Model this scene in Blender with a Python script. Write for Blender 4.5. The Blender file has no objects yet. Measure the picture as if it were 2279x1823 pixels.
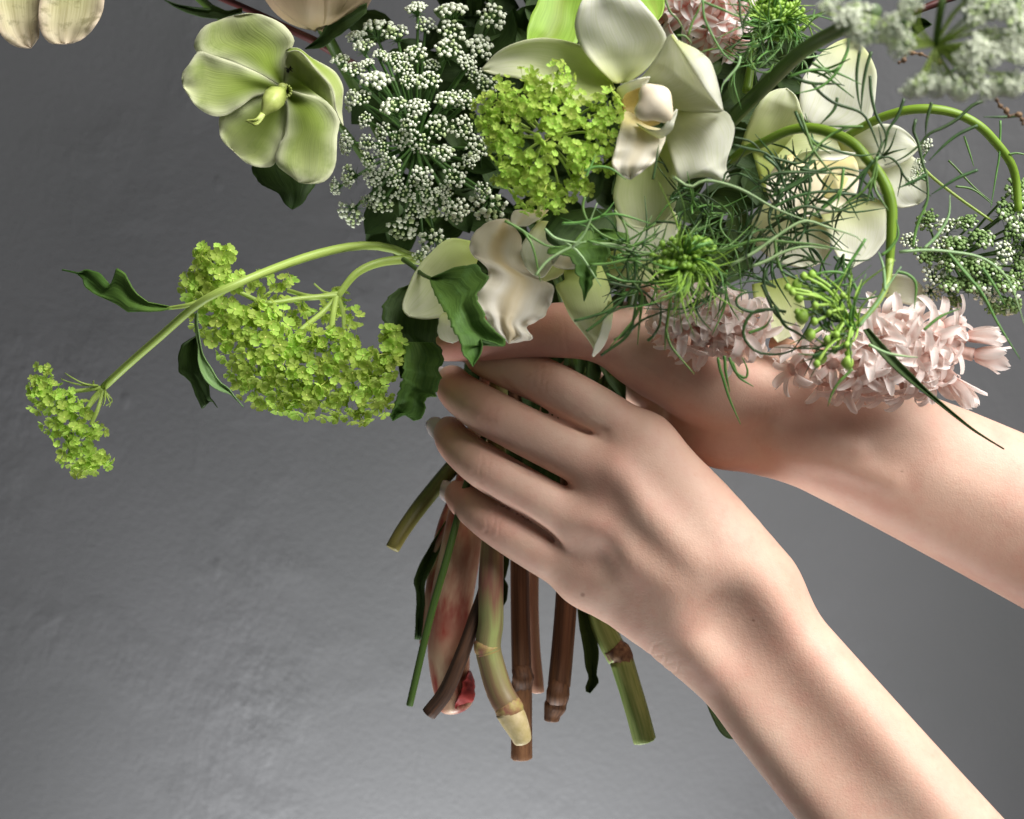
import bpy, math, random
import numpy as np
from mathutils import Vector, Quaternion, Matrix
random.seed(7); RNG = np.random.default_rng(7)
SC = bpy.context.scene; COL = SC.collection

# ------------------------------------------------------------------ camera, world, light, exposure
S = 0.00018          # metres per photo pixel in the plane of the bouquet's middle
D = 0.55             # camera distance to that plane
cam_d = bpy.data.cameras.new('camera'); cam = bpy.data.objects.new('camera', cam_d); COL.objects.link(cam)
cam.location = (0, -D, 0); cam.rotation_euler = (math.radians(90), 0, 0)
cam_d.sensor_width = 36; cam_d.lens = 36 * D / (2279 * S); cam_d.clip_start = 0.01; cam_d.clip_end = 50
cam_d.dof.use_dof = True; cam_d.dof.focus_distance = D - 0.05; cam_d.dof.aperture_fstop = 10.0
SC.camera = cam
SC.view_settings.view_transform = 'Standard'; SC.view_settings.look = 'None'
SC.view_settings.exposure = 0.0; SC.view_settings.gamma = 1
w = bpy.data.worlds.new('World'); SC.world = w; w.use_nodes = True
w.node_tree.nodes['Background'].inputs[0].default_value = (0.88, 0.88, 0.87, 1)
w.node_tree.nodes['Background'].inputs[1].default_value = 0.12
def area(name, loc, aim, sx, sy, power, col, spread=180):
    l = bpy.data.lights.new(name, 'AREA'); l.shape = 'RECTANGLE'; l.size = sx; l.size_y = sy; l.energy = power; l.color = col
    o = bpy.data.objects.new(name, l); COL.objects.link(o); o.location = loc
    l.spread = math.radians(spread); o.rotation_euler = (Vector(aim) - Vector(loc)).to_track_quat('-Z', 'Y').to_euler(); return o
area('window_light', (0.62, -0.54, 0.68), (0.08, -0.05, 0.01), 0.85, 0.85, 6.1, (1.0, 0.985, 0.965), 66)
area('floor_bounce_light', (-0.05, 0.04, -0.64), (-0.06, 0.22, -0.19), 0.36, 0.10, 3.4, (0.99, 0.995, 1.0), 76)

# ------------------------------------------------------------------ coordinates
CROPS = {'A': (0, 0, 2.8368), 'B': (700, 0, 2.8368), 'C': (1300, 0, 4.312), 'D': (1700, 0, 3.7237), 'E': (1500, 380, 2.7677),
         'F': (880, 450, 3.3688), 'G': (0, 500, 2.2458), 'H': (800, 950, 2.24), 'I': (950, 680, 2.3956), 'J': (1380, 800, 1.6863), 'P': (0, 0, 1.0)}
def cv(c, p): o = CROPS[c]; return (o[0] + p[0] / o[2], o[1] + p[1] / o[2])
def W(px, py, d):    # photo pixel + depth in mm (negative = nearer the camera) -> metres
    y = d * 0.001; k = S * (D + y) / D
    return Vector(((px - 1139.5) * k, y, -(py - 911.5) * k))
def srgb(r, g, b):
    f = lambda c: (c / 255 / 12.92) if c <= 10 else ((c / 255 + 0.055) / 1.055) ** 2.4
    return (f(r), f(g), f(b), 1.0)
def catmull(pts, n):
    P = np.array(pts, float); m = len(P)
    if m == 2: t = np.linspace(0, 1, n)[:, None]; return P[0] * (1 - t) + P[1] * t
    E = np.vstack([2 * P[0] - P[1], P, 2 * P[-1] - P[-2]]); out = []
    per = 12
    for i in range(m - 1):
        a, b, c, d = E[i:i + 4]; t = np.linspace(0, 1, per, endpoint=False)[:, None]
        out.append(0.5 * (2 * b + (c - a) * t + (2 * a - 5 * b + 4 * c - d) * t**2 + (3 * b - a - 3 * c + d) * t**3))
    out.append(P[-1:]); Q = np.vstack(out)
    return resample(Q, n)
def resample(Q, n):
    Q = np.asarray(Q, float); s = np.r_[0, np.cumsum(np.linalg.norm(np.diff(Q[:, :2] if Q.shape[1] == 2 else Q[:, :3], axis=0), axis=1))]
    s = s + np.arange(len(s)) * 1e-9; t = np.linspace(0, s[-1], n)
    return np.stack([np.interp(t, s, Q[:, k]) for k in range(Q.shape[1])], 1)
def lin(vals, n): return np.interp(np.linspace(0, 1, n), np.linspace(0, 1, len(vals)), vals)

# ------------------------------------------------------------------ object helpers
def wl(o):
    v = Vector((0, 0, 0))
    while o: v = v + o.location; o = o.parent
    return v
def thing(name, label, cat, loc, group=None):
    o = bpy.data.objects.new(name, None); COL.objects.link(o); o.location = loc; o.empty_display_size = 0.01
    o['label'] = label; o['category'] = cat
    if group: o['group'] = group
    return o
def obj(name, me, parent=None, loc=None, rot=None, scale=None):
    o = bpy.data.objects.new(name, me); COL.objects.link(o)
    if parent: o.parent = parent
    if loc is not None: o.location = loc
    if rot is not None: o.rotation_mode = 'QUATERNION'; o.rotation_quaternion = rot
    if scale is not None: o.scale = (scale,) * 3 if isinstance(scale, (int, float)) else scale
    return o
def mesh(name, V, F, mats, uv=None, smooth=True, midx=None):
    me = bpy.data.meshes.new(name); me.from_pydata([tuple(v) for v in V], [], [tuple(f) for f in F])
    for m in (mats if isinstance(mats, (list, tuple)) else [mats]): me.materials.append(m)
    if smooth: me.polygons.foreach_set('use_smooth', [True] * len(me.polygons))
    if midx is not None: me.polygons.foreach_set('material_index', list(midx))
    if uv is not None:
        l = me.uv_layers.new(name='UVMap'); idx = np.empty(len(me.loops), int); me.loops.foreach_get('vertex_index', idx)
        l.data.foreach_set('uv', np.asarray(uv, float)[idx].ravel())
    me.update(); return me
class MB:
    def __init__(s): s.V = []; s.F = []; s.M = []; s.U = []
    def add(s, V, F, m=0, U=None):
        b = len(s.V); s.V += [tuple(v) for v in V]; s.F += [tuple(b + i for i in f) for f in F]; s.M += [m] * len(F)
        s.U += [tuple(u) for u in (U if U is not None else [(0, 0)] * len(V))]
    def build(s, name, mats, parent=None, off=None, smooth=True):
        off = wl(parent) if off is None and parent else (off or Vector((0, 0, 0)))
        V = np.array(s.V) - np.array(off)
        me = mesh(name, V, s.F, mats, s.U, smooth, s.M); return obj(name, me, parent)
def tube_geo(P, R, n=8, cap=True, ridge=0, ridge_n=0):
    P = np.asarray(P, float); m = len(P); T = np.gradient(P, axis=0); T /= np.linalg.norm(T, axis=1)[:, None] + 1e-12
    up = np.array([0, 1.0, 0]) if abs(T[0][1]) < 0.8 else np.array([1.0, 0, 0])
    V = []; U = []; N = np.cross(T[0], up); N /= np.linalg.norm(N)
    for i in range(m):
        N = N - T[i] * N.dot(T[i]); N /= np.linalg.norm(N) + 1e-12; B = np.cross(T[i], N)
        for k in range(n):
            a = 2 * math.pi * k / n; rr = R[i] * (1 + ridge * math.cos(ridge_n * a))
            V.append(P[i] + rr * (math.cos(a) * N + math.sin(a) * B)); U.append((i / (m - 1), k / n))
    F = [(i * n + k, i * n + (k + 1) % n, (i + 1) * n + (k + 1) % n, (i + 1) * n + k) for i in range(m - 1) for k in range(n)]
    if cap: F += [tuple(range(n - 1, -1, -1)), tuple((m - 1) * n + k for k in range(n))]
    return V, F, U
def path3(crop, pts, n):   # pts (x,y,d)
    Q = np.array([(*cv(crop, p), p[2]) for p in pts]); Q = catmull(Q, n)
    return np.array([W(*q) for q in Q])
def px_r(r, d): return r * S * (D + d * 0.001) / D
def tube(name, parent, mat, crop, pts, radii, n=24, sides=10, ridge=0, ridge_n=0, lump=0, dome=False, dome_k=1.2):
    P = path3(crop, pts, n); R = lin(radii, n) * S * (D + P[:, 1]) / D
    if lump: R = R * (1 + lump * np.interp(np.linspace(0, 1, n), np.linspace(0, 1, 9), RNG.uniform(-1, 1, 9)))
    T = P[-1] - P[-2]; T = T / np.linalg.norm(T); r0 = R[-1]
    st = [(math.sin(a), math.cos(a)) for a in (.35, .7, 1.05, 1.35, 1.52)] if dome else [(.10, .93), (.14, .82)]
    P = np.vstack([P] + [P[-1] + T * r0 * dome_k * k[0] if dome else P[-1] + T * r0 * k[0] for k in st]); R = np.r_[R, [r0 * k[1] for k in st]]
    V, F, U = tube_geo(P, R, sides, True, ridge, ridge_n)
    b = MB(); b.add(V, F, 0, U); return b.build(name, mat, parent)
def sheet_geo(crop, L, R, dep, cup=0, tilt=0, ruf=0, rf=5, nu=26, nv=13, smooth=True, teeth=0, tn=12, fold=0, noise=0.0, jit=0.9):
    L = np.array([cv(crop, p) for p in L]); R = np.array([cv(crop, p) for p in R])
    L = catmull(L, nu) if smooth else resample(L, nu); R = catmull(R, nu) if smooth else resample(R, nu)
    u = np.linspace(0, 1, nu)[:, None]; v = np.linspace(0, 1, nv)[None, :]; c = 2 * v - 1
    for E_ in (L, R):
        w_ = np.convolve(RNG.normal(0, 1, nu + 4), [.25, .5, .25], 'same')[2:-2] * np.sin(np.pi * np.linspace(0, 1, nu))**.5; E_ += (w_ * jit)[:, None] * np.array([1.0, .6])
    if teeth:
        k = (u[:, 0] * tn) % 1.0; amp = teeth * (k - 0.3) * np.sin(np.pi * np.clip(u[:, 0] * 1.1, 0, 1))
        dirv = L - R; dirv /= np.linalg.norm(dirv, axis=1)[:, None] + 1e-6; L = L + dirv * amp[:, None]; R = R - dirv * amp[:, None]
    X = L[:, None, 0] * (1 - v) + R[:, None, 0] * v; Y = L[:, None, 1] * (1 - v) + R[:, None, 1] * v
    ph = RNG.uniform(0, 6.28, 4)
    d = lin(dep, nu)[:, None] - cup * c**2 * np.sin(np.pi * np.clip(u, 0.04, 0.97))**0.6 + tilt * c + fold * np.abs(c)
    d = d + ruf * np.abs(c)**2.5 * np.sin(rf * 6.283 * u + ph[0] + (c > 0) * 2.0) * np.clip(u * 3, 0, 1)
    d = d + ruf * 0.9 * u**3 * np.sin(rf * 3.5 * v + ph[3])
    if noise: d = d + noise * (np.sin(5 * u + ph[1]) * np.sin(4 * v + ph[2]) + 0.5 * np.sin(11 * u + ph[2]) * np.sin(9 * v + ph[0]))
    d = np.broadcast_to(d, X.shape)
    V = [W(X[i, j], Y[i, j], d[i, j]) for i in range(nu) for j in range(nv)]
    U = [(i / (nu - 1), j / (nv - 1)) for i in range(nu) for j in range(nv)]
    F = [(i * nv + j, i * nv + j + 1, (i + 1) * nv + j + 1, (i + 1) * nv + j) for i in range(nu - 1) for j in range(nv - 1)]
    return V, F, U
def sheet(name, parent, mat, crop, L, R, dep, thick=0.35, **k):
    V, F, U = sheet_geo(crop, L, R, dep, **k); b = MB(); b.add(V, F, 0, U); o = b.build(name, mat, parent)
    m = o.modifiers.new('thickness', 'SOLIDIFY'); m.thickness = thick * 0.001; m.offset = 0; return o
def ico(sub=1):
    import bmesh
    bm = bmesh.new(); bmesh.ops.create_icosphere(bm, subdivisions=sub, radius=1); V = np.array([v.co[:] for v in bm.verts]); F = [tuple(x.index for x in f.verts) for f in bm.faces]; bm.free(); return V, F
ICO1 = ico(1); ICO2 = ico(2); ICO3 = ico(3)
def quat_to(n, spin=0.0):
    q = Vector((0, 0, 1)).rotation_difference(Vector(n).normalized()); return q @ Quaternion((0, 0, 1), spin)

# ------------------------------------------------------------------ materials
def mat_base(name, rough=0.5, spec=0.4):
    m = bpy.data.materials.new(name); m.use_nodes = True; nt = m.node_tree; b = nt.nodes['Principled BSDF']
    b.inputs['Roughness'].default_value = rough; b.inputs['Specular IOR Level'].default_value = spec; return m, nt, b
def nd(nt, t, **kw):
    n = nt.nodes.new(t)
    for k, v in kw.items(): setattr(n, k, v)
    return n
def mixc(nt, fac, a, b, blend='MIX'):
    n = nd(nt, 'ShaderNodeMix', data_type='RGBA', blend_type=blend)
    for s, v in ((0, fac), (6, a), (7, b)):
        if hasattr(v, 'is_output') or isinstance(v, bpy.types.NodeSocket): nt.links.new(v, n.inputs[s])
        else: n.inputs[s].default_value = v
    return n.outputs[2]
def mth(nt, op, a, b=0.0, c=None):
    n = nd(nt, 'ShaderNodeMath', operation=op)
    for i, v in enumerate((a, b) if c is None else (a, b, c)):
        if isinstance(v, bpy.types.NodeSocket): nt.links.new(v, n.inputs[i])
        else: n.inputs[i].default_value = v
    return n.outputs[0]
def ramp(nt, fac, stops):
    n = nd(nt, 'ShaderNodeValToRGB'); e = n.color_ramp.elements
    while len(e) < len(stops): e.new(0.5)
    for x, (p, c) in zip(e, stops): x.position = p; x.color = c
    nt.links.new(fac, n.inputs[0]); return n.outputs[0]
def noise(nt, vec, scale, detail=3.0, rough=0.5):
    n = nd(nt, 'ShaderNodeTexNoise'); n.inputs['Scale'].default_value = scale; n.inputs['Detail'].default_value = detail; n.inputs['Roughness'].default_value = rough
    if vec is not None: nt.links.new(vec, n.inputs['Vector'])
    return n.outputs[0]
def translucent(nt, b, col, amount):
    out = nt.nodes['Material Output']; t = nd(nt, 'ShaderNodeBsdfTranslucent'); mx = nd(nt, 'ShaderNodeMixShader'); mx.inputs[0].default_value = amount
    if isinstance(col, bpy.types.NodeSocket): nt.links.new(col, t.inputs[0])
    else: t.inputs[0].default_value = col
    nt.links.new(b.outputs[0], mx.inputs[1]); nt.links.new(t.outputs[0], mx.inputs[2]); nt.links.new(mx.outputs[0], out.inputs[0])
def petal_mat(name, stops_u, edge=None, edge_pow=3.0, vein=None, vein_n=26.0, vein_amt=0.35, stripe=None, trans=0.25, rough=0.5, blotch=None, bump=0.15, spec=0.35):
    """colour along the petal (UV u), paler rim, veins that fan from base to tip, optional middle stripe"""
    m, nt, b = mat_base(name, rough, spec)
    uv = nd(nt, 'ShaderNodeTexCoord').outputs['UV']; sp = nd(nt, 'ShaderNodeSeparateXYZ'); nt.links.new(uv, sp.inputs[0]); u, v = sp.outputs[0], sp.outputs[1]
    c = mth(nt, 'ABSOLUTE', mth(nt, 'MULTIPLY_ADD', v, 2.0, -1.0))
    oc = nd(nt, 'ShaderNodeTexCoord').outputs['Object']; big = noise(nt, oc, 120, 3)
    col = ramp(nt, mth(nt, 'ADD', u, mth(nt, 'MULTIPLY_ADD', big, 0.24, -0.12)), stops_u)
    cmb = nd(nt, 'ShaderNodeCombineXYZ'); nt.links.new(mth(nt, 'MULTIPLY', u, 2.2), cmb.inputs[0]); nt.links.new(mth(nt, 'MULTIPLY', v, vein_n), cmb.inputs[1])
    vn = noise(nt, cmb.outputs[0], 1.0, 4, 0.6)
    if vein:
        f = mth(nt, 'MULTIPLY', ramp(nt, vn, [(0.42, (0, 0, 0, 1)), (0.62, (1, 1, 1, 1))]), vein_amt); col = mixc(nt, f, col, vein)
    if edge:
        ef = mth(nt, 'MAXIMUM', mth(nt, 'POWER', c, edge_pow), mth(nt, 'POWER', u, edge_pow * 1.6)); ef = mth(nt, 'MULTIPLY', ef, mth(nt, 'MULTIPLY_ADD', vn, 0.8, 0.45)); n = mth(nt, 'MINIMUM', ef, 1.0); col = mixc(nt, n, col, edge)
    if stripe:
        sf = ramp(nt, mth(nt, 'ADD', c, mth(nt, 'MULTIPLY_ADD', vn, 0.3, -0.15)), [(0.1, (1, 1, 1, 1)), (0.42, (0, 0, 0, 1))]); col = mixc(nt, mth(nt, 'MULTIPLY', sf, stripe[1]), col, stripe[0])
    if blotch:
        bn = noise(nt, oc, blotch[1], 4, 0.65); bf = mth(nt, 'MULTIPLY', ramp(nt, bn, [(0.52, (0, 0, 0, 1)), (0.66, (1, 1, 1, 1))]), blotch[2]); col = mixc(nt, bf, col, blotch[0])
    nt.links.new(col, b.inputs['Base Color'])
    bp = nd(nt, 'ShaderNodeBump'); bp.inputs['Strength'].default_value = bump; bp.inputs['Distance'].default_value = 0.0006; nt.links.new(vn, bp.inputs['Height']); nt.links.new(bp.outputs[0], b.inputs['Normal'])
    if trans: translucent(nt, b, col, trans)
    return m
def plant_mat(name, a, bcol, scale=90.0, rough=0.45, trans=0.0, spec=0.4, rand=0.0, stretch=None, bump=0.2, tip=None):
    m, nt, b = mat_base(name, rough, spec); tc = nd(nt, 'ShaderNodeTexCoord'); vec = tc.outputs['Object']
    if stretch:
        mp = nd(nt, 'ShaderNodeMapping'); mp.inputs['Scale'].default_value = stretch; nt.links.new(tc.outputs['UV'], mp.inputs[0]); vec = mp.outputs[0]; scale = 1.0
    n = noise(nt, vec, scale, 4, 0.6); col = ramp(nt, n, [(0.35, a), (0.65, bcol)])
    if tip:
        sp = nd(nt, 'ShaderNodeSeparateXYZ'); nt.links.new(tc.outputs['UV'], sp.inputs[0]); col = mixc(nt, ramp(nt, mth(nt, 'ADD', sp.outputs[0], mth(nt, 'MULTIPLY_ADD', n, 0.3, -0.15)), tip[0]), col, tip[1])
    if rand:
        hs = nd(nt, 'ShaderNodeHueSaturation'); oi = nd(nt, 'ShaderNodeObjectInfo')
        nt.links.new(mth(nt, 'MULTIPLY_ADD', oi.outputs['Random'], 2 * rand, 1 - rand), hs.inputs['Value']); nt.links.new(mth(nt, 'MULTIPLY_ADD', oi.outputs['Random'], 0.03, 0.485), hs.inputs['Hue']); nt.links.new(col, hs.inputs['Color']); col = hs.outputs[0]
    nt.links.new(col, b.inputs['Base Color'])
    if bump:
        bp = nd(nt, 'ShaderNodeBump'); bp.inputs['Strength'].default_value = bump; bp.inputs['Distance'].default_value = 0.0008; nt.links.new(n, bp.inputs['Height']); nt.links.new(bp.outputs[0], b.inputs['Normal'])
    if trans: translucent(nt, b, col, trans)
    return m
M = {}
M['hellebore'] = petal_mat('hellebore_petal', [(0.0, srgb(120, 140, 45)), (0.25, srgb(150, 172, 72)), (0.75, srgb(178, 194, 105)), (1, srgb(222, 224, 180))], edge=srgb(232, 232, 202), edge_pow=2.4, vein=srgb(132, 154, 66), vein_amt=0.28, vein_n=34, trans=0.25, blotch=(srgb(132, 156, 66), 70, 0.45), rough=0.75, spec=0.12, bump=0.35)
M['hellebore_pale'] = petal_mat('pale_hellebore_petal', [(0, srgb(150, 165, 95)), (0.5, srgb(206, 202, 152)), (1, srgb(220, 206, 176))], edge=srgb(216, 196, 174), edge_pow=3, vein=srgb(150, 140, 80), vein_amt=0.45, trans=0.2, blotch=(srgb(95, 90, 40), 160, 0.5))
M['pistil'] = plant_mat('pistil', srgb(190, 200, 116), srgb(162, 178, 84), 200)
M['leaf'] = petal_mat('leaf_green', [(0, srgb(104, 136, 60)), (1, srgb(74, 112, 44))], vein=srgb(50, 82, 34), vein_amt=0.5, vein_n=14, trans=0.2, rough=0.6, spec=0.25, bump=0.5, blotch=(srgb(110, 150, 85), 140, 0.35))
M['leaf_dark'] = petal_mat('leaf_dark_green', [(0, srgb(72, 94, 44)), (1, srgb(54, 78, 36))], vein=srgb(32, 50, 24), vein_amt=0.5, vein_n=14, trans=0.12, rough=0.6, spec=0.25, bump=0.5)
M['leaf_under'] = petal_mat('leaf_underside', [(0, srgb(140, 170, 105)), (1, srgb(110, 146, 88))], vein=srgb(90, 120, 70), vein_amt=0.4, trans=0.2, bump=0.4)
M['lime_leaf'] = petal_mat('lime_leaf', [(0, srgb(150, 185, 70)), (1, srgb(165, 200, 85))], vein=srgb(125, 160, 55), vein_amt=0.5, stripe=(srgb(130, 110, 50), 0.25), trans=0.3)
M['viburnum'] = plant_mat('viburnum_floret', srgb(174, 206, 78), srgb(204, 228, 120), 300, 0.6, trans=0.5, rand=0.25, spec=0.2, bump=0)
M['viburnum_eye'] = plant_mat('viburnum_floret_eye', srgb(196, 205, 90), srgb(210, 215, 120), 300, bump=0)
M['stem'] = plant_mat('stem_lime', srgb(170, 190, 98), srgb(144, 170, 74), 40, 0.42, stretch=(2, 14, 1))
M['stem_green'] = plant_mat('stem_green', srgb(132, 162, 52), srgb(106, 138, 40), 40, 0.4, stretch=(2, 14, 1))
M['ammi_dark'] = plant_mat('lace_bud_dark', srgb(104, 134, 72), srgb(136, 162, 98), 900, 0.6, bump=0)
M['stem_dark'] = plant_mat('stem_dark_green', srgb(78, 104, 40), srgb(56, 80, 34), 40, 0.45, stretch=(2, 14, 1))
M['stem_red'] = plant_mat('stem_red', srgb(92, 44, 42), srgb(66, 34, 32), 40, 0.45, stretch=(3, 8, 1))
M['ammi_white'] = plant_mat('lace_bud_white', srgb(244, 247, 232), srgb(230, 238, 206), 900, 0.6, trans=0.15, bump=0)
M['ammi_green'] = plant_mat('lace_bud_green', srgb(176, 200, 136), srgb(206, 218, 166), 900, 0.6, bump=0)
M['ammi_stalk'] = plant_mat('lace_stalk', srgb(86, 122, 58), srgb(66, 100, 46), 300, 0.5, bump=0)
M['orchid'] = petal_mat('orchid_petal', [(0, srgb(204, 210, 124)), (0.16, srgb(226, 230, 180)), (0.42, srgb(242, 242, 226)), (1, srgb(246, 245, 236))], vein=srgb(222, 226, 188), vein_amt=0.5, vein_n=40, trans=0.4, rough=0.6, bump=0.16, spec=0.2, blotch=(srgb(224, 228, 190), 40, 0.35))
M['orchid_green'] = petal_mat('orchid_sepal', [(0, srgb(188, 204, 104)), (0.45, srgb(224, 230, 178)), (1, srgb(240, 240, 218))], vein=srgb(204, 216, 140), vein_amt=0.4, vein_n=26, trans=0.35, spec=0.2, rough=0.55, bump=0.05)
M['orchid_lip'] = petal_mat('orchid_lip', [(0, srgb(236, 224, 180)), (0.2, srgb(240, 228, 166)), (0.36, srgb(238, 232, 210)), (1, srgb(242, 238, 228))], stripe=(srgb(230, 212, 160), 0.3), vein=srgb(224, 214, 180), vein_amt=0.3, trans=0.42, rough=0.42, bump=0.08)
M['orchid_lip_white'] = petal_mat('orchid_lip_white', [(0, srgb(238, 228, 206)), (0.4, srgb(242, 236, 222)), (1, srgb(244, 240, 228))], stripe=(srgb(222, 200, 140), 0.5), vein=srgb(228, 220, 196), vein_amt=0.3, trans=0.42, rough=0.42, bump=0.08)
M['orchid_column'] = plant_mat('orchid_column', srgb(246, 234, 208), srgb(240, 222, 192), 120, 0.5, trans=0.1, bump=0.05)
M['orchid_yellow'] = plant_mat('orchid_yellow', srgb(238, 220, 140), srgb(242, 230, 176), 160, 0.5)
M['orchid_throat'] = plant_mat('orchid_throat', srgb(160, 136, 66), srgb(190, 168, 92), 160, 0.5)
M['hyacinth'] = petal_mat('hyacinth_petal', [(0, srgb(238, 202, 190)), (0.25, srgb(249, 236, 229)), (1, srgb(253, 248, 244))], stripe=(srgb(238, 204, 196), 0.22), vein=srgb(236, 206, 198), vein_amt=0.3, vein_n=10, trans=0.46, rough=0.5, bump=0.1)
M['hyacinth_tube'] = plant_mat('hyacinth_tube', srgb(232, 190, 176), srgb(242, 214, 202), 200, 0.5, trans=0.15)
M['hyacinth_red'] = petal_mat('striped_hyacinth_petal', [(0, srgb(224, 140, 120)), (0.3, srgb(246, 234, 228)), (1, srgb(252, 248, 246))], stripe=(srgb(222, 118, 98), 0.6), trans=0.4, rough=0.5)
M['thread_dark'] = plant_mat('thread_leaf_dark', srgb(48, 74, 36), srgb(66, 98, 48), 200, 0.4, rand=0.2, bump=0)
M['thread_mid'] = plant_mat('thread_leaf_mid', srgb(84, 122, 56), srgb(104, 144, 70), 200, 0.4, rand=0.2, bump=0)
M['thread_light'] = plant_mat('thread_leaf_light', srgb(134, 168, 112), srgb(160, 190, 134), 200, 0.4, rand=0.15, bump=0)
M['bud'] = plant_mat('green_bud', srgb(136, 176, 62), srgb(166, 198, 90), 300, 0.5, bump=0.1)
M['bud_dark'] = plant_mat('green_bud_dark', srgb(112, 150, 50), srgb(142, 178, 66), 300, 0.5, bump=0.1)
M['rose'] = petal_mat('rose_petal', [(0, srgb(186, 170, 120)), (0.5, srgb(220, 192, 160)), (1, srgb(230, 205, 178))], vein=srgb(200, 170, 140), vein_amt=0.3, trans=0.25)
M['brown'] = plant_mat('woody_stem', srgb(126, 88, 60), srgb(70, 46, 32), 40, 0.6, stretch=(3, 16, 1), bump=0.5)
M['brown_light'] = plant_mat('cut_wood', srgb(150, 108, 74), srgb(112, 76, 52), 40, 0.6, stretch=(3, 16, 1), bump=0.5)
M['brown_dark'] = plant_mat('dark_stem', srgb(84, 56, 38), srgb(44, 30, 22), 40, 0.6, stretch=(4, 12, 1), bump=0.6)
M['pink_stalk'] = plant_mat('pink_cream_stalk', srgb(212, 186, 152), srgb(158, 66, 56), 30, 0.45, stretch=(5, 4, 1), tip=([(0.62, (0, 0, 0, 1)), (0.7, (.45, .45, .45, 1)), (0.76, (0, 0, 0, 1)), (0.86, (0, 0, 0, 1)), (0.95, (0.9, 0.9, 0.9, 1))], srgb(128, 30, 34)))
M['pale_pink_stalk'] = plant_mat('pale_pink_stalk', srgb(196, 146, 122), srgb(210, 168, 142), 30, 0.45, stretch=(2, 8, 1))
M['magenta_green'] = plant_mat('green_stalk_blush', srgb(158, 172, 104), srgb(126, 122, 82), 30, 0.42, stretch=(1.6, 8, 1), tip=([(0.35, (0, 0, 0, 1)), (0.62, (0.85, 0.85, 0.85, 1)), (0.70, (0.05, 0.05, 0.05, 1)), (0.95, (0.6, 0.6, 0.6, 1))], srgb(128, 66, 68)))
M['cream_cut'] = plant_mat('cream_stalk_end', srgb(212, 194, 152), srgb(184, 168, 112), 200, 0.5)
M['bruise'] = plant_mat('stalk_bruise', srgb(112, 24, 28), srgb(158, 52, 46), 220, 0.5)
M['node'] = plant_mat('stalk_node', srgb(150, 96, 82), srgb(176, 160, 96), 260, 0.55, bump=0.6)
M['ridged'] = plant_mat('ridged_green_stem', srgb(158, 174, 104), srgb(112, 138, 66), 40, 0.45, stretch=(1.5, 18, 1), bump=0.4)
M['olive'] = plant_mat('olive_stem', srgb(106, 112, 56), srgb(78, 88, 44), 40, 0.45, stretch=(2, 8, 1), tip=([(0.75, (0, 0, 0, 1)), (0.9, (0.5, 0.5, 0.5, 1))], srgb(140, 120, 62)))
M['seed'] = plant_mat('dry_seed', srgb(140, 112, 82), srgb(84, 60, 44), 400, 0.7)
M['insect'] = plant_mat('insect_black', srgb(24, 22, 20), srgb(40, 36, 32), 400, 0.3)
def skin_mat():
    m, nt, b = mat_base('skin', 0.54, 0.32); oc = nd(nt, 'ShaderNodeTexCoord').outputs['Object']
    n1 = noise(nt, oc, 38, 4, 0.6); n2 = noise(nt, oc, 420, 3, 0.6)
    col = ramp(nt, n1, [(0.3, srgb(209, 168, 147)), (0.7, srgb(221, 186, 165))])
    col = mixc(nt, mth(nt, 'MULTIPLY', ramp(nt, noise(nt, oc, 95, 4, 0.65), [(0.45, (0, 0, 0, 1)), (0.7, (1, 1, 1, 1))]), 0.4), col, srgb(208, 150, 134))
    at = nd(nt, 'ShaderNodeAttribute', attribute_name='blush'); col = mixc(nt, mth(nt, 'MULTIPLY', at.outputs['Fac'], 0.75), col, srgb(208, 132, 118))
    col = mixc(nt, mth(nt, 'MULTIPLY', ramp(nt, n2, [(0.58, (0, 0, 0, 1)), (0.8, (1, 1, 1, 1))]), 0.25), col, srgb(196, 138, 112))
    a2 = nd(nt, 'ShaderNodeAttribute', attribute_name='mole'); col = mixc(nt, a2.outputs['Fac'], col, srgb(110, 62, 50))
    nt.links.new(col, b.inputs['Base Color'])
    b.inputs['Subsurface Weight'].default_value = 0.12; b.inputs['Subsurface Radius'].default_value = (1.0, 0.42, 0.26); b.inputs['Subsurface Scale'].default_value = 0.004
    vo = nd(nt, 'ShaderNodeTexVoronoi', feature='DISTANCE_TO_EDGE'); vo.inputs['Scale'].default_value = 900; nt.links.new(oc, vo.inputs['Vector'])
    n3 = noise(nt, oc, 700, 4, 0.7)
    h = mth(nt, 'ADD', mth(nt, 'MULTIPLY', vo.outputs['Distance'], 0.5), n3)
    bp = nd(nt, 'ShaderNodeBump'); bp.inputs['Strength'].default_value = 0.26; bp.inputs['Distance'].default_value = 0.0005; nt.links.new(h, bp.inputs['Height']); nt.links.new(bp.outputs[0], b.inputs['Normal'])
    return m
M['skin'] = skin_mat()
M['nail'], _nt, _b = mat_base('nail', 0.22, 0.5); _b.inputs['Base Color'].default_value = srgb(206, 190, 186); _b.inputs['Subsurface Weight'].default_value = 0.1; _b.inputs['Subsurface Scale'].default_value = 0.002
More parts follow.
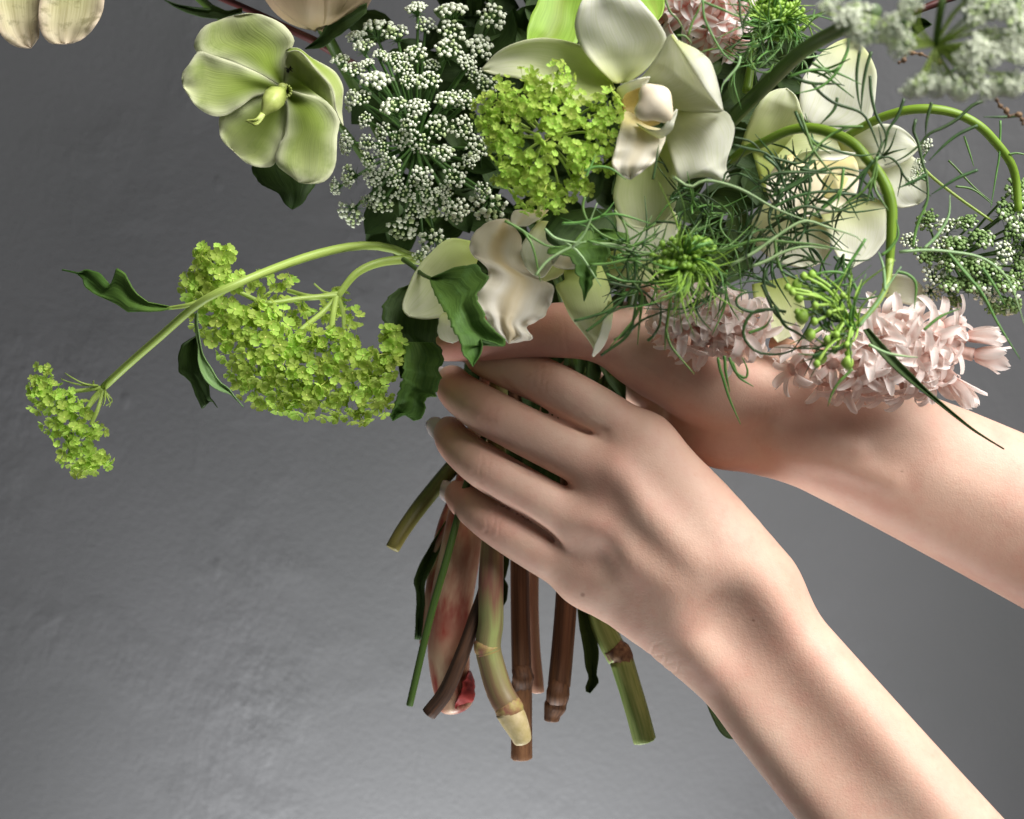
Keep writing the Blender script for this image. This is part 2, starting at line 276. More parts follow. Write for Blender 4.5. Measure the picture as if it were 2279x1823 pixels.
def wall_mat():
    m, nt, b = mat_base('wall_paint', 0.5, 0.35); oc = nd(nt, 'ShaderNodeTexCoord').outputs['Object']
    n1 = noise(nt, oc, 3.5, 4, 0.5); col = ramp(nt, n1, [(0.3, srgb(80, 81, 82)), (0.7, srgb(88, 88, 90))]); nt.links.new(col, b.inputs['Base Color'])
    mp = nd(nt, 'ShaderNodeMapping'); mp.inputs['Scale'].default_value = (1.0, 1.0, 0.55); mp.inputs['Rotation'].default_value = (0, 0.35, 0); nt.links.new(oc, mp.inputs[0])
    lump = noise(nt, mp.outputs[0], 85, 4, 0.62); patch = ramp(nt, noise(nt, oc, 9, 3), [(0.48, (0, 0, 0, 1)), (0.70, (1, 1, 1, 1))])
    vo = nd(nt, 'ShaderNodeTexVoronoi'); vo.inputs['Scale'].default_value = 21; nt.links.new(mp.outputs[0], vo.inputs['Vector'])
    pit = ramp(nt, vo.outputs['Distance'], [(0.0, (1, 1, 1, 1)), (0.07, (0, 0, 0, 1))])
    m2 = nd(nt, 'ShaderNodeMapping'); m2.inputs['Scale'].default_value = (60, 1, 9); m2.inputs['Rotation'].default_value = (0, -0.6, 0); nt.links.new(oc, m2.inputs[0])
    scr = ramp(nt, noise(nt, m2.outputs[0], 1.0, 2), [(0.66, (0, 0, 0, 1)), (0.74, (1, 1, 1, 1))])
    fine = noise(nt, oc, 320, 3, 0.6)
    h = mth(nt, 'ADD', mth(nt, 'MULTIPLY', lump, mth(nt, 'MULTIPLY_ADD', patch, 0.75, 0.06)), mth(nt, 'MULTIPLY', fine, 0.10)); h = mth(nt, 'ADD', h, mth(nt, 'MULTIPLY', pit, 0.22)); h = mth(nt, 'ADD', h, mth(nt, 'MULTIPLY', scr, 0.05))
    bp = nd(nt, 'ShaderNodeBump'); bp.inputs['Strength'].default_value = 0.75; bp.inputs['Distance'].default_value = 0.003; nt.links.new(h, bp.inputs['Height']); nt.links.new(bp.outputs[0], b.inputs['Normal'])
    return m
M['wall'] = wall_mat()

# ------------------------------------------------------------------ setting: the wall
b = MB(); WY = 0.22
b.add([(-1.6, WY, -1.2), (1.6, WY, -1.2), (1.6, WY, 1.4), (-1.6, WY, 1.4), (-1.6, WY + .1, -1.2), (1.6, WY + .1, -1.2), (1.6, WY + .1, 1.4), (-1.6, WY + .1, 1.4)],
      [(0, 1, 2, 3), (5, 4, 7, 6), (4, 0, 3, 7), (1, 5, 6, 2), (3, 2, 6, 7), (4, 5, 1, 0)])
wall = b.build('wall', M['wall'], smooth=False); wall['kind'] = 'structure'

# ------------------------------------------------------------------ hands: one continuous surface per arm, from a smooth distance field
def seg(G, a, c, ra, rb):
    a = np.array(a, np.float32); c = np.array(c, np.float32); ba = c - a; L2 = float(ba @ ba) + 1e-12
    p = [G[i] - a[i] for i in range(3)]
    t = np.clip((p[0] * ba[0] + p[1] * ba[1] + p[2] * ba[2]) / L2, 0, 1)
    return np.sqrt((p[0] - t * ba[0])**2 + (p[1] - t * ba[1])**2 + (p[2] - t * ba[2])**2) - (ra + t * (rb - ra))
def smin(a, b, k):
    h = np.clip(0.5 + 0.5 * (b - a) / k, 0, 1); return b + (a - b) * h - k * h * (1 - h)
def chain(G, pts, k):
    if len(pts) > 2:
        q = np.array([[*p[0], p[1]] for p in pts]); n = 4 * (len(pts) - 1) + 1; c = catmull4(q, 4); pts = [(r[:3], r[3]) for r in c]
    f = None
    for p, q in zip(pts[:-1], pts[1:]):
        s = seg(G, p[0], q[0], p[1], q[1]); f = s if f is None else np.minimum(f, s)
    return f
def catmull4(P, per):
    E = np.vstack([2 * P[0] - P[1], P, 2 * P[-1] - P[-2]]); out = []
    for i in range(len(P) - 1):
        a, b, c, d = E[i:i + 4]; t = np.linspace(0, 1, per, endpoint=False)[:, None]
        out.append(0.5 * (2 * b + (c - a) * t + (2 * a - 5 * b + 4 * c - d) * t**2 + (3 * b - a - 3 * c + d) * t**3))
    return np.vstack(out + [P[-1:]])
def PT(x, y, d, r): return (W(x, y, d), r * 0.001)
def surface_nets(Fd, org, h):
    I = Fd < 0; nx, ny, nz = Fd.shape
    cnt = np.zeros((nx - 1, ny - 1, nz - 1), np.int8)
    for i in (0, 1):
        for j in (0, 1):
            for k in (0, 1): cnt += I[i:nx - 1 + i, j:ny - 1 + j, k:nz - 1 + k]
    cell = np.argwhere((cnt > 0) & (cnt < 8)); ids = -np.ones(cnt.shape, np.int32); ids[tuple(cell.T)] = np.arange(len(cell))
    acc = np.zeros((len(cell), 3)); num = np.zeros(len(cell)); cs = [(i, j, k) for i in (0, 1) for j in (0, 1) for k in (0, 1)]
    for a in range(8):
        for c in range(a + 1, 8):
            A = np.array(cs[a]); B = np.array(cs[c])
            if np.abs(A - B).sum() != 1: continue
            fa = Fd[tuple((cell + A).T)]; fb = Fd[tuple((cell + B).T)]; m = (fa < 0) != (fb < 0); t = fa / (fa - fb + 1e-20)
            acc[m] += (A + t[:, None] * (B - A))[m]; num[m] += 1
    V = org + h * (cell + acc / num[:, None]); Q = []
    for ax in range(3):
        o1, o2 = [(1, 2), (2, 0), (0, 1)][ax]; sl0 = [slice(None)] * 3; sl1 = [slice(None)] * 3; sl0[ax] = slice(0, -1); sl1[ax] = slice(1, None)
        s0 = I[tuple(sl0)]; s1 = I[tuple(sl1)]; E = np.argwhere(s0 != s1)
        ok = (E[:, o1] > 0) & (E[:, o2] > 0) & (E[:, o1] < Fd.shape[o1] - 1) & (E[:, o2] < Fd.shape[o2] - 1); E = E[ok]
        fl = s0[tuple(E.T)]; e1 = np.eye(3, dtype=int)[o1]; e2 = np.eye(3, dtype=int)[o2]
        q = np.stack([ids[tuple((E - e1 - e2).T)], ids[tuple((E - e2).T)], ids[tuple(E.T)], ids[tuple((E - e1).T)]], 1)
        q[~fl] = q[~fl][:, ::-1]; Q.append(q)
    return V, np.vstack(Q)
def vnormals(V, Q):
    n = np.cross(V[Q[:, 2]] - V[Q[:, 0]], V[Q[:, 3]] - V[Q[:, 1]]); N = np.zeros_like(V)
    for k in range(4): np.add.at(N, Q[:, k], n)
    return N / (np.linalg.norm(N, axis=1)[:, None] + 1e-15)
def subdivide(V, Q):
    E = np.sort(np.vstack([Q[:, [0, 1]], Q[:, [1, 2]], Q[:, [2, 3]], Q[:, [3, 0]]]), 1); key = E[:, 0].astype(np.int64) * len(V) + E[:, 1]
    uk, inv = np.unique(key, return_inverse=True); e = np.stack([uk // len(V), uk % len(V)], 1); n = len(Q); nv = len(V); ne = len(e)
    mid = (V[e[:, 0]] + V[e[:, 1]]) / 2; cen = V[Q].mean(1); ei = [nv + inv[k * n:(k + 1) * n] for k in range(4)]; ci = nv + ne + np.arange(n)
    return np.vstack([V, mid, cen]), np.vstack([np.stack([Q[:, 0], ei[0], ci, ei[3]], 1), np.stack([ei[0], Q[:, 1], ei[1], ci], 1), np.stack([ci, ei[1], Q[:, 2], ei[2]], 1), np.stack([ei[3], ci, ei[2], Q[:, 3]], 1)])
def laplace(V, Q, it, f=0.5):
    E = np.vstack([Q[:, [0, 1]], Q[:, [1, 2]], Q[:, [2, 3]], Q[:, [3, 0]]]); deg = np.zeros(len(V)); np.add.at(deg, E[:, 0], 1); np.add.at(deg, E[:, 1], 1)
    for _ in range(it):
        A = np.zeros_like(V); np.add.at(A, E[:, 0], V[E[:, 1]]); np.add.at(A, E[:, 1], V[E[:, 0]]); V = V + f * (A / deg[:, None] - V)
    return V
def arm_mesh(name, palm, fingers, ridges, dents, h, parent, wrinkles, blush, moles, clefts=(), kpalm=0.013, kf=0.005):
    P = np.array([np.array(p[0]) for c in palm + fingers for p in c]); R = max(p[1] for c in palm + fingers for p in c) + 0.006
    lo = P.min(0) - R; hi = P.max(0) + R; n = np.ceil((hi - lo) / h).astype(int) + 1
    ax = [(lo[i] + h * np.arange(n[i])).astype(np.float32) for i in range(3)]
    G = [ax[0][:, None, None], ax[1][None, :, None], ax[2][None, None, :]]
    Fp = np.full(n, 1.0, np.float32)
    def sub(pts, pad):
        q = np.array([np.array(p[0]) for p in pts]); a = np.floor((q.min(0) - pad - lo) / h).astype(int).clip(0); z = np.ceil((q.max(0) + pad - lo) / h).astype(int) + 1; z = np.minimum(z, n)
        s = tuple(slice(a[i], z[i]) for i in range(3)); return s, [ax[0][s[0]][:, None, None], ax[1][s[1]][None, :, None], ax[2][s[2]][None, None, :]]
    for c in palm:
        s, g = sub(c, max(p[1] for p in c) + 0.028); f = chain(g, c, 0.006); Fp[s] = smin(Fp[s], f, kpalm)
    for c, k in ridges:
        s, g = sub(c, 0.02); Fp[s] = smin(Fp[s], chain(g, c, 0.004), k)
    for c, k in dents:      # soft hollows: smooth subtraction
        s, g = sub(c, 0.03); Fp[s] = -smin(-Fp[s], chain(g, c, 0.004), k)
    T = Fp.copy()
    for c in fingers:
        s, g = sub(c, 0.026); T[s] = np.minimum(T[s], smin(Fp[s], chain(g, c, 0.006), kf))
    for c in clefts:
        s, g = sub(c, 0.012); T[s] = -smin(-T[s], chain(g, c, 0.001), 0.0025)
    V, Q = surface_nets(T, lo, h); V = laplace(V, Q, 3)
    V, Q = subdivide(V, Q); V = laplace(V, Q, 2); N = vnormals(V, Q); disp = np.zeros(len(V))
    for (c, dirv, spread, amp, count, gap) in wrinkles:
        dl = V - np.array(c); dv = np.array(dirv); dv = dv / np.linalg.norm(dv); t = dl @ dv; rad = np.linalg.norm(dl - t[:, None] * dv, axis=1)
        for i in range(count):
            t0 = (i - (count - 1) / 2) * gap + 0.0009 * np.sin(520 * (dl[:, 0] + dl[:, 2]) + i * 2.6)
            disp -= amp * (1 - 0.25 * (i % 2)) * np.exp(-((t - t0) / 0.0006)**2) * np.exp(-(rad / spread)**4) * (N @ np.array([0, -1, 0]) > -0.2)
    V = V + N * disp[:, None]
    me = mesh(name, V - np.array(wl(parent)), Q.tolist(), M['skin'])
    bl = np.zeros(len(V)); ml = np.zeros(len(V))
    for (c, r, a) in blush: bl += a * np.exp(-(np.linalg.norm(V - np.array(c), axis=1) / r)**2)
    for (c, r) in moles: dxz = V[:, [0, 2]] - np.array(c)[[0, 2]]; ml += 0.55 * np.exp(-(np.linalg.norm(dxz, axis=1) / r)**4)
    for nm, dat in (('blush', bl), ('mole', ml)):
        a = me.attributes.new(nm, 'FLOAT', 'POINT'); a.data.foreach_set('value', np.clip(dat, 0, 1).astype(np.float32))
    return obj(name, me, parent)
def nail(parent, tip, along, out, Ln, Wd):
    """curved plate: tip point, direction along the finger, direction out of the back of the finger"""
    a = Vector(along).normalized(); o = Vector(out); o = (o - a * o.dot(a)).normalized(); s = a.cross(o); V = []; F = []; nu, nv = 9, 9
    for i in range(nu):
        u = i / (nu - 1); wd = Wd * (0.80 + 0.2 * math.sin(math.pi * min(1, u * 1.2))) * math.sqrt(max(0.03, 1 - max(0, (u - 0.55) / 0.45)**2 * 0.97))
        for j in range(nv):
            t = (j / (nv - 1) - 0.5) * 2; ang = t * 1.05 * wd / Wd
            V.append(Vector(tip) + a * (Ln * (u - 0.52)) + s * (math.sin(ang) * Wd * 0.58) + o * (math.cos(ang) * Wd * 0.58 - Wd * 0.58 - 0.0009 * u * u))
    F = [(i * nv + j, i * nv + j + 1, (i + 1) * nv + j + 1, (i + 1) * nv + j) for i in range(nu - 1) for j in range(nv - 1)]
    bb = MB(); bb.add(V, F); x = bb.build('fingernail', M['nail'], parent); md = x.modifiers.new('thickness', 'SOLIDIFY'); md.thickness = 0.0006; return x

person = thing('person', 'person reaching in from the right, two bare forearms and hands clasping the stems', 'person', W(2300, 1700, -30))
def nm1(n, m): return (n * 0.76 + m * 0.65, -n * 0.65 + m * 0.76)
palmL = [
    [PT(1434, 984, -42, 9.0), PT(1560, 1130, -46, 12), PT(1672, 1300, -44, 16)],
    [PT(1363, 1056, -44, 9.8), PT(1520, 1220, -48, 12.5), PT(1645, 1350, -46, 16)],
    [PT(1317, 1177, -42, 9.4), PT(1480, 1290, -46, 12.5), PT(1610, 1390, -44, 15)],
    [PT(1305, 1285, -35, 9.0), PT(1450, 1362, -39, 12.5), PT(1572, 1420, -38, 14)],
    [PT(1430, 1000, -41, 8.6), PT(1368, 1062, -43, 9.0), PT(1325, 1177, -41, 8.8), PT(1312, 1280, -35, 8.4)],
    [PT(1430, 1120, -30, 12), PT(1560, 1290, -34, 17)],
    [PT(1385, 1275, -38, 10), PT(1530, 1372, -40, 13)], [PT(1395, 1140, -42, 10), PT(1555, 1310, -45, 14)], [PT(1440, 1050, -42, 9.6), PT(1590, 1235, -45, 14)],
    [PT(*nm1(402, 2080), -42, 15), PT(*nm1(398, 2300), -50, 16.2), PT(*nm1(392, 2650), -64, 18.3), PT(*nm1(380, 3050), -78, 22)],
    [PT(*nm1(266, 2110), -40, 12.2), PT(*nm1(252, 2300), -48, 13.2), PT(*nm1(250, 2650), -62, 15.2), PT(*nm1(240, 3050), -76, 20)],
    [PT(*nm1(330, 2080), -38, 13), PT(*nm1(325, 2650), -57, 16), PT(*nm1(315, 3050), -74, 22)]]
ringsL = [([PT(*nm1(270, 2122), -51.8, 7.0), PT(*nm1(266, 2158), -51.8, 6)], 0.008),
          ([PT(1368, 1064, -54.8, 2.4), PT(1440, 1140, -58.4, 2.2), PT(1530, 1235, -60, 1.2)], 0.010), ([PT(1325, 1182, -51.6, 2.4), PT(1400, 1240, -55.2, 2.0), PT(1490, 1300, -57.5, 1.0)], 0.010)]
dentsL = [([PT(1300, 1098, -63, 7), PT(1335, 1114, -65, 7)], 0.010), ([PT(1285, 1230, -58.5, 6.5), PT(1315, 1246, -60, 6.5)], 0.010),
          ([PT(*nm1(330, 2118), -68.6, 10.5), PT(*nm1(322, 2190), -70.2, 10.5), PT(*nm1(320, 2300), -75.7, 10.5), PT(*nm1(318, 2550), -86.6, 10.5), PT(*nm1(318, 2760), -97, 10)], 0.014)]
fingersL = [
    [PT(1434, 984, -42, 9.4), PT(1325, 915, -42, 9.6), PT(1200, 845, -40, 8.9), PT(1095, 799, -27, 8.2), PT(1072, 790, -9, 7.2)],
    [PT(1363, 1056, -44, 10), PT(1225, 985, -43, 9.7), PT(1095, 922, -38, 9.1), PT(1024, 875, -23, 8.0), PT(1006, 850, -5, 6.8)],
    [PT(1317, 1177, -42, 9.8), PT(1190, 1105, -41, 9.2), PT(1080, 1040, -36, 8.5), PT(1018, 990, -21, 7.5), PT(1000, 962, -4, 6.5)],
    [PT(1305, 1285, -35, 9.2), PT(1195, 1222, -36, 8.7), PT(1102, 1166, -33, 7.9), PT(1040, 1120, -20, 6.8), PT(1021, 1100, -5, 6.0)],
    [PT(1650, 1250, -30, 13), PT(1520, 1080, -12, 11), PT(1410, 1020, 0, 9), PT(1310, 985, 8, 7)]]
def cleft(pts, r0=1.3, r1=0.5):
    out = []
    for dz in (-41, -46, -51, -56):
        n = len(pts); out.append([PT(*cv('I', p), dz, r0 + (r1 - r0) * k / (n - 1)) for k, p in enumerate(pts)])
    return out
cleftsL = cleft([(330,370),(450,450),(600,555),(720,620),(820,662),(890,672),(950,676)], 1.3, 0.6) + cleft([(250,690),(380,770),(520,855),(640,915),(745,960)], 1.3, 0.8) + cleft([(260,990),(400,1070),(520,1130),(610,1190),(700,1280)], 1.3, 0.8)
PX = Vector((-0.86, 0, 0.5))
wrL = [(W(1200, 845, -48), (-0.87, 0, 0.45), 0.0065, 0.00015, 5, 0.0016), (W(1093, 921, -46), (-0.87, 0, 0.45), 0.006, 0.0001, 3, 0.002), (W(1078, 1038, -44), (-0.87, 0, 0.45), 0.006, 0.0001, 3, 0.002),
       (W(1100, 1164, -40), (-0.87, 0, 0.45), 0.006, 0.00012, 4, 0.0016), (W(1480, 1440, -38), (0.75, 0, -0.4), 0.014, 0.00022, 5, 0.0026)]
blL = [(W(1200, 845, -48), 0.010, 0.4), (W(1090, 922, -46), 0.009, 0.35), (W(1078, 1038, -44), 0.009, 0.35), (W(1100, 1165, -40), 0.008, 0.5), (W(1365, 1060, -60), 0.012, 0.25), (W(1320, 1180, -58), 0.012, 0.25), (W(1720, 1400, -50), 0.016, 0.3),
       (W(1010, 860, -20), 0.014, 0.6), (W(1005, 970, -18), 0.014, 0.6), (W(1025, 1105, -18), 0.012, 0.6), (W(1075, 792, -20), 0.014, 0.5)]
armL = arm_mesh('arm', palmL, fingersL, ringsL, dentsL, 0.0010, person, wrL, blL, [(W(1296, 1322, -44), 0.0008), (W(1667, 1372, -50), 0.0005)], cleftsL)
armL['label'] = 'lower arm, back of its hand to the camera with fingers wrapped round the stems'
for c, o in ((fingersL[0], (-0.7, -0.1, 0.3)), (fingersL[1], (-0.9, 0.25, 0.25)), (fingersL[2], (-0.9, 0.25, 0.25)), (fingersL[3], (-0.9, 0.25, 0.2))):
    a = c[-1][0] - c[-2][0]; a = a + Vector((-0.006, -0.002, 0.003)); r = c[-1][1]; ov = Vector(o); ov = (ov - a.normalized() * ov.dot(a.normalized())).normalized()
    nail(armL, c[-1][0] + ov * r * 1.02 + a.normalized() * 0.003, a, ov, 0.0135, r * 1.6)

def nm2(n, m): return (n * 0.44 + m * 0.9, -n * 0.9 + m * 0.44)
palmR = [
    [PT(1440, 778, -34, 14.5), PT(1510, 815, -33, 16.5), PT(1600, 862, -31, 16.5), PT(*nm2(-20, 1960), -26, 15)],
    [PT(1535, 935, -12, 12.5), PT(1612, 968, -17, 13.6), PT(*nm2(-105, 1990), -22, 14)],
    [PT(1440, 790, 14, 13), PT(1560, 880, 4, 15), PT(*nm2(-60, 1960), -18, 15)],
    [PT(*nm2(-112, 1990), -22, 14.2), PT(*nm2(-106, 2250), -23, 16), PT(*nm2(-112, 2650), -26, 18), PT(*nm2(-118, 3100), -32, 22)],
    [PT(*nm2(-15, 1970), -24, 14), PT(*nm2(22, 2250), -24, 16.5), PT(*nm2(36, 2650), -26, 18.6), PT(*nm2(45, 3100), -32, 23)],
    [PT(*nm2(-60, 1980), -22, 15), PT(*nm2(-38, 2300), -26, 18), PT(*nm2(-30, 2700), -30, 21), PT(*nm2(-25, 3100), -36, 25)]]
ringsR = [([PT(1735, 985, -35, 2.6), PT(1850, 1022, -39, 2.4), PT(1980, 1065, -39.5, 1.4)], 0.008), ([PT(1745, 945, -36, 2.6), PT(1900, 1000, -41.5, 1.4)], 0.008)]
dentsR = []
fingersR = [
    [PT(1455, 785, -34, 14), PT(1338, 742, -41, 11.2), PT(1240, 735, -44, 10.2), PT(1148, 742, -43, 9.2), PT(1060, 756, -38, 8.2), PT(992, 766, -31, 6.6)],
    [PT(1430, 730, 6, 9.5), PT(1300, 705, 36, 8.5), PT(1160, 720, 40, 7.6), PT(1100, 735, 30, 6.8)],
    [PT(1440, 800, 8, 9.5), PT(1310, 790, 40, 8.6), PT(1170, 805, 42, 7.6), PT(1110, 815, 30, 6.8)],
    [PT(1460, 865, 8, 9.2), PT(1330, 860, 40, 8.2), PT(1200, 875, 42, 7.4), PT(1130, 885, 30, 6.5)],
    [PT(1500, 925, 2, 8.6), PT(1370, 935, 34, 7.4), PT(1270, 950, 36, 6.5), PT(1200, 955, 28, 5.8)]]
wrR = [(W(1375, 770, -52), (-0.8, 0, 0.5), 0.014, 0.0003, 2, 0.004), (W(1255, 760, -53), (-1, 0, 0.1), 0.010, 0.00012, 2, 0.002), (W(1480, 850, -50), (0.62, 0, 0.78), 0.016, 0.00014, 4, 0.0042), (W(1700, 960, -40), (0.92, 0, -0.38), 0.014, 0.00015, 2, 0.005)]
blR = [(W(1230, 745, -52), 0.022, 0.6), (W(1060, 760, -45), 0.018, 0.7), (W(1000, 765, -40), 0.012, 0.5), (W(2240, 930, -40), 0.006, 0.7), (W(1600, 1030, -30), 0.012, 0.15)]
armR = arm_mesh('arm', palmR, fingersR, ringsR, dentsR, 0.0011, person, wrR, blR, [(W(2010, 1050, -45), 0.0004)], (), 0.008, 0.006)
armR['label'] = 'upper arm, inner wrist to the camera with thumb laid across the stems'
c = fingersR[0]; a = c[-1][0] - c[-2][0]; ov = (Vector((-0.25, -0.1, 1)) - a.normalized() * Vector((-0.25, -0.1, 1)).dot(a.normalized())).normalized(); nail(armR, c[-1][0] + ov * c[-1][1] * 1.0 + a.normalized() * 0.003, a, ov, 0.013, 0.011)
#==PLANTS==
# ------------------------------------------------------------------ hellebores, red stem and dark leaf at the upper left
def petal_flower(name, label, base, specs, cat='flower', group=None):
    t = thing(name, label, cat, W(*base), group); return t
h = thing('hellebore', 'large open lime green hellebore with cream rims at upper left', 'flower', W(*cv('A', (1780, 560)), -40))
sheet('petal', h, M['hellebore'], 'A', [(1780,545),(1640,470),(1450,390),(1265,345),(1232,285),(1285,175),(1390,128),(1480,100)], [(1785,545),(1808,460),(1800,390),(1850,290),(1858,250),(1800,165),(1690,105),(1580,84),(1480,100)], [-45,-46,-46.5,-47,-46], cup=.4, ruf=0.6, rf=4, fold=-.5, noise=1.0, jit=1.8)
sheet('petal', h, M['hellebore'], 'A', [(1770,575),(1650,600),(1560,640),(1480,700),(1390,735),(1300,715),(1220,650),(1160,555)], [(1768,545),(1640,468),(1480,395),(1330,345),(1255,325),(1195,405),(1152,455),(1146,500),(1160,555)], [-47,-48.5,-49.5,-50,-49], cup=0.3, ruf=0.6, rf=4, noise=1.0, jit=1.8)
sheet('petal', h, M['hellebore'], 'A', [(1765,590),(1640,600),(1500,670),(1392,730),(1382,790),(1400,880),(1470,950)], [(1790,620),(1825,720),(1800,850),(1760,960),(1735,1040),(1650,1056),(1560,1030),(1470,950)], [-44,-45,-45.5,-46,-45.5], cup=.5, ruf=0.6, noise=0.9, jit=1.8)
sheet('petal', h, M['hellebore'], 'A', [(1800,600),(1812,720),(1790,850),(1738,990),(1760,1050),(1830,1110),(1890,1152)], [(1800,560),(1900,590),(2060,640),(2140,760),(2128,860),(2130,950),(2105,1080),(2040,1148),(1950,1162),(1890,1152)], [-46.5,-47.5,-48.5,-49,-48], cup=0.3, ruf=0.6, rf=4, noise=1.1, jit=1.8)
sheet('petal', h, M['hellebore'], 'A', [(1788,545),(1808,450),(1790,390),(1782,345),(1830,303),(1890,322)], [(1800,575),(1930,600),(2060,640),(2150,790),(2122,690),(2090,560),(1990,440),(1890,322)], [-43,-44,-42,-44,-60], cup=3, noise=0.5)
sheet('petal', h, M['hellebore'], 'A', [(1800,335),(1890,325),(1990,440),(2090,560),(2122,700),(2166,795)], [(1830,303),(1890,308),(1965,365),(2090,435),(2142,490),(2166,570),(2160,700),(2166,795)], [-58,-62,-63,-62,-58], tilt=2, nu=30, nv=7, ruf=0.4)
b = MB()
V, F = ICO2; a = np.array(W(*cv('A', (1782, 553)), -54)); b.add(V * 0.0018 + a, F)
P = path3('A', [(1785,570,-54),(1740,610,-58),(1700,665,-61),(1655,735,-62)], 16); V, F, U = tube_geo(P, lin([8,18,21,18,10,3], 16) * S, 12, ridge=.12, ridge_n=5); b.add(V, F)
for k in range(5):
    P = path3('A', [(1670-4*k,715,-62),(1650-8*k,755,-63-k*.4),(1625-13*k,785-6*k,-64),(1600-12*k,790-6*k,-64)], 8); V, F, U = tube_geo(P, lin([4,2.6,2], 8) * S, 5); b.add(V, F)
for k in range(14):
    an = k / 14 * 6.28; P = path3('A', [(1800,570,-46),(1800+40*math.cos(an),575+40*math.sin(an),-54)], 4); V, F, U = tube_geo(P, lin([2.2,1.6,3], 4) * S, 5); b.add(V, F)
b.build('pistil', M['pistil'], h)
tube('stem', h, M['stem_dark'], 'A', [(1790,560,-40),(1900,600,-20),(2150,800,0),(2500,1300,15)], [7,8,9], 16)
l = sheet('leaf', h, M['leaf_dark'], 'A', [(1640,980),(1592,1060),(1612,1115),(1650,1165),(1755,1220),(1800,1290),(1845,1322)], [(1900,960),(1995,1130),(1945,1230),(1905,1290),(1845,1322)], [-30,-34,-38,-40], cup=-3, fold=-2, teeth=3, tn=14, noise=.5)
t = thing('insect', 'tiny black insect sitting on the right petal of the lime green hellebore', 'insect', W(*cv('A', (1825, 440)), -50))
b = MB(); V, F = ICO2
for (x, y, r) in ((1818, 448, 11), (1828, 436, 9), (1836, 426, 6)): b.add(V * (r / 2.8368 * S * .92) + np.array(W(*cv('A', (x, y)), -47)), F)
b.build('body', M['insect'], t)
b = MB()
for k, (dx, dy) in enumerate(((-20, -6), (-16, 12), (22, 14), (24, -4), (10, -22), (-6, 24))): V, F, U = tube_geo(path3('A', [(1826, 438, -47), (1826 + dx * .6, 438 + dy * .6, -49), (1826 + dx, 438 + dy, -46)], 6), [1.2 * S] * 6, 4); b.add(V, F)
o = b.build('leg', M['insect'], t); o['kind'] = 'stuff'
h = thing('hellebore', 'pale blush hellebore cut off by the upper left corner', 'flower', W(70, -60, -30))
sheet('petal', h, M['hellebore_pale'], 'A', [(230,-300),(40,-150),(-60,-30),(-40,100),(5,215),(50,265),(120,300),(195,304)], [(270,-300),(290,-100),(262,60),(250,190),(240,250),(195,304)], [-25,-32,-38,-40], cup=4, ruf=1, noise=1)
sheet('petal', h, M['hellebore_pale'], 'A', [(260,-300),(262,-100),(246,60),(248,150),(272,228),(330,276),(420,277)], [(480,-280),(630,-120),(657,20),(625,120),(565,212),(490,264),(420,277)], [-26,-36,-42,-44], cup=4, ruf=1, noise=1)
sheet('petal', h, M['hellebore_pale'], 'A', [(240,-320),(0,-500),(-250,-500),(-400,-300)], [(240,-290),(0,-180),(-250,-160),(-400,-300)], [-25,-30,-32], cup=4, ruf=1)
sheet('petal', h, M['hellebore_pale'], 'A', [(260,-320),(480,-480),(680,-420),(760,-260)], [(270,-290),(480,-180),(640,-160),(760,-260)], [-25,-30,-32], cup=4, ruf=1)
tube('stem', h, M['stem_dark'], 'A', [(250,-300,-24),(500,-420,-10),(900,-300,5),(1500,200,15)], [8,9,10], 16)
t = thing('twig', 'dark red woody twig slanting behind the hellebore', 'stem', W(*cv('A', (1350, -40)), 5))
tube('stem', t, M['stem_red'], 'A', [(1250,-90,5),(1420,-5,5),(1600,75,4),(1850,195,4),(2010,272,6),(2250,420,12)], [8,8,9,10], 26, lump=.08)
t = thing('leaf', 'long pointed dark leaf near the top edge, left of the hellebore', 'leaf', W(*cv('A', (1480, 70)), 0))
sheet('blade', t, M['leaf_dark'], 'A', [(1530,50),(1430,70),(1335,25),(1335,55),(1240,48),(1130,32),(1035,-2)], [(1530,80),(1480,92),(1400,122),(1280,110),(1180,80),(1100,42),(1035,-2)], [2,-4,-8,-10], smooth=False, fold=-1.5)
t = thing('leaf', 'dark narrow leaf under the peach rose at the top', 'leaf', W(*cv('B', (100, 200)), 0))
sheet('blade', t, M['leaf_dark'], 'B', [(330,20),(230,60),(90,140),(30,230),(-60,310)], [(330,80),(240,160),(130,240),(50,300),(-60,310)], [-16,-20,-18,-14], fold=-2)
r = thing('rose', 'peach rose cut off by the top edge left of the lace flower', 'flower', W(708, -50, -15))
rc = W(706, -62, -15); R0 = 0.0225
for k, (az, el, sc_) in enumerate([(-1.2, -.2, .8), (0.3, -.1, .78), (1.6, -.1, .8), (3.0, -.1, .8), (-0.6, -.45, .92), (0.7, -.5, .94), (2.2, -.3, .9), (-2.2, -.3, .92), (-1.3, -.6, 1.0), (-0.1, -.55, 1.04), (1.2, -.5, 1.02)]):
    V = []; U = []; nu, nv = 16, 13
    for i in range(nu):
        for j in range(nv):
            u = i / (nu - 1); v = j / (nv - 1) - .5; th = -1.5 + u * (1.75 - el * .5); ww = 1.9 * math.sqrt(max(.02, math.sin(math.pi * min(1, .12 + .68 * u)))); ph = az - 1.57 + v * ww
            rr = R0 * sc_ * (1 + .1 * u**3 + .02 * math.sin(7 * v + k))
            V.append(rc + Vector((rr * math.cos(th) * math.cos(ph), rr * math.cos(th) * math.sin(ph), rr * math.sin(th)))); U.append((u, v + .5))
    F = [(i * nv + j, i * nv + j + 1, (i + 1) * nv + j + 1, (i + 1) * nv + j) for i in range(nu - 1) for j in range(nv - 1)]
    b = MB(); b.add(V, F, 0, U); o = b.build('petal', M['rose'], r); md = o.modifiers.new('thickness', 'SOLIDIFY'); md.thickness = .0004
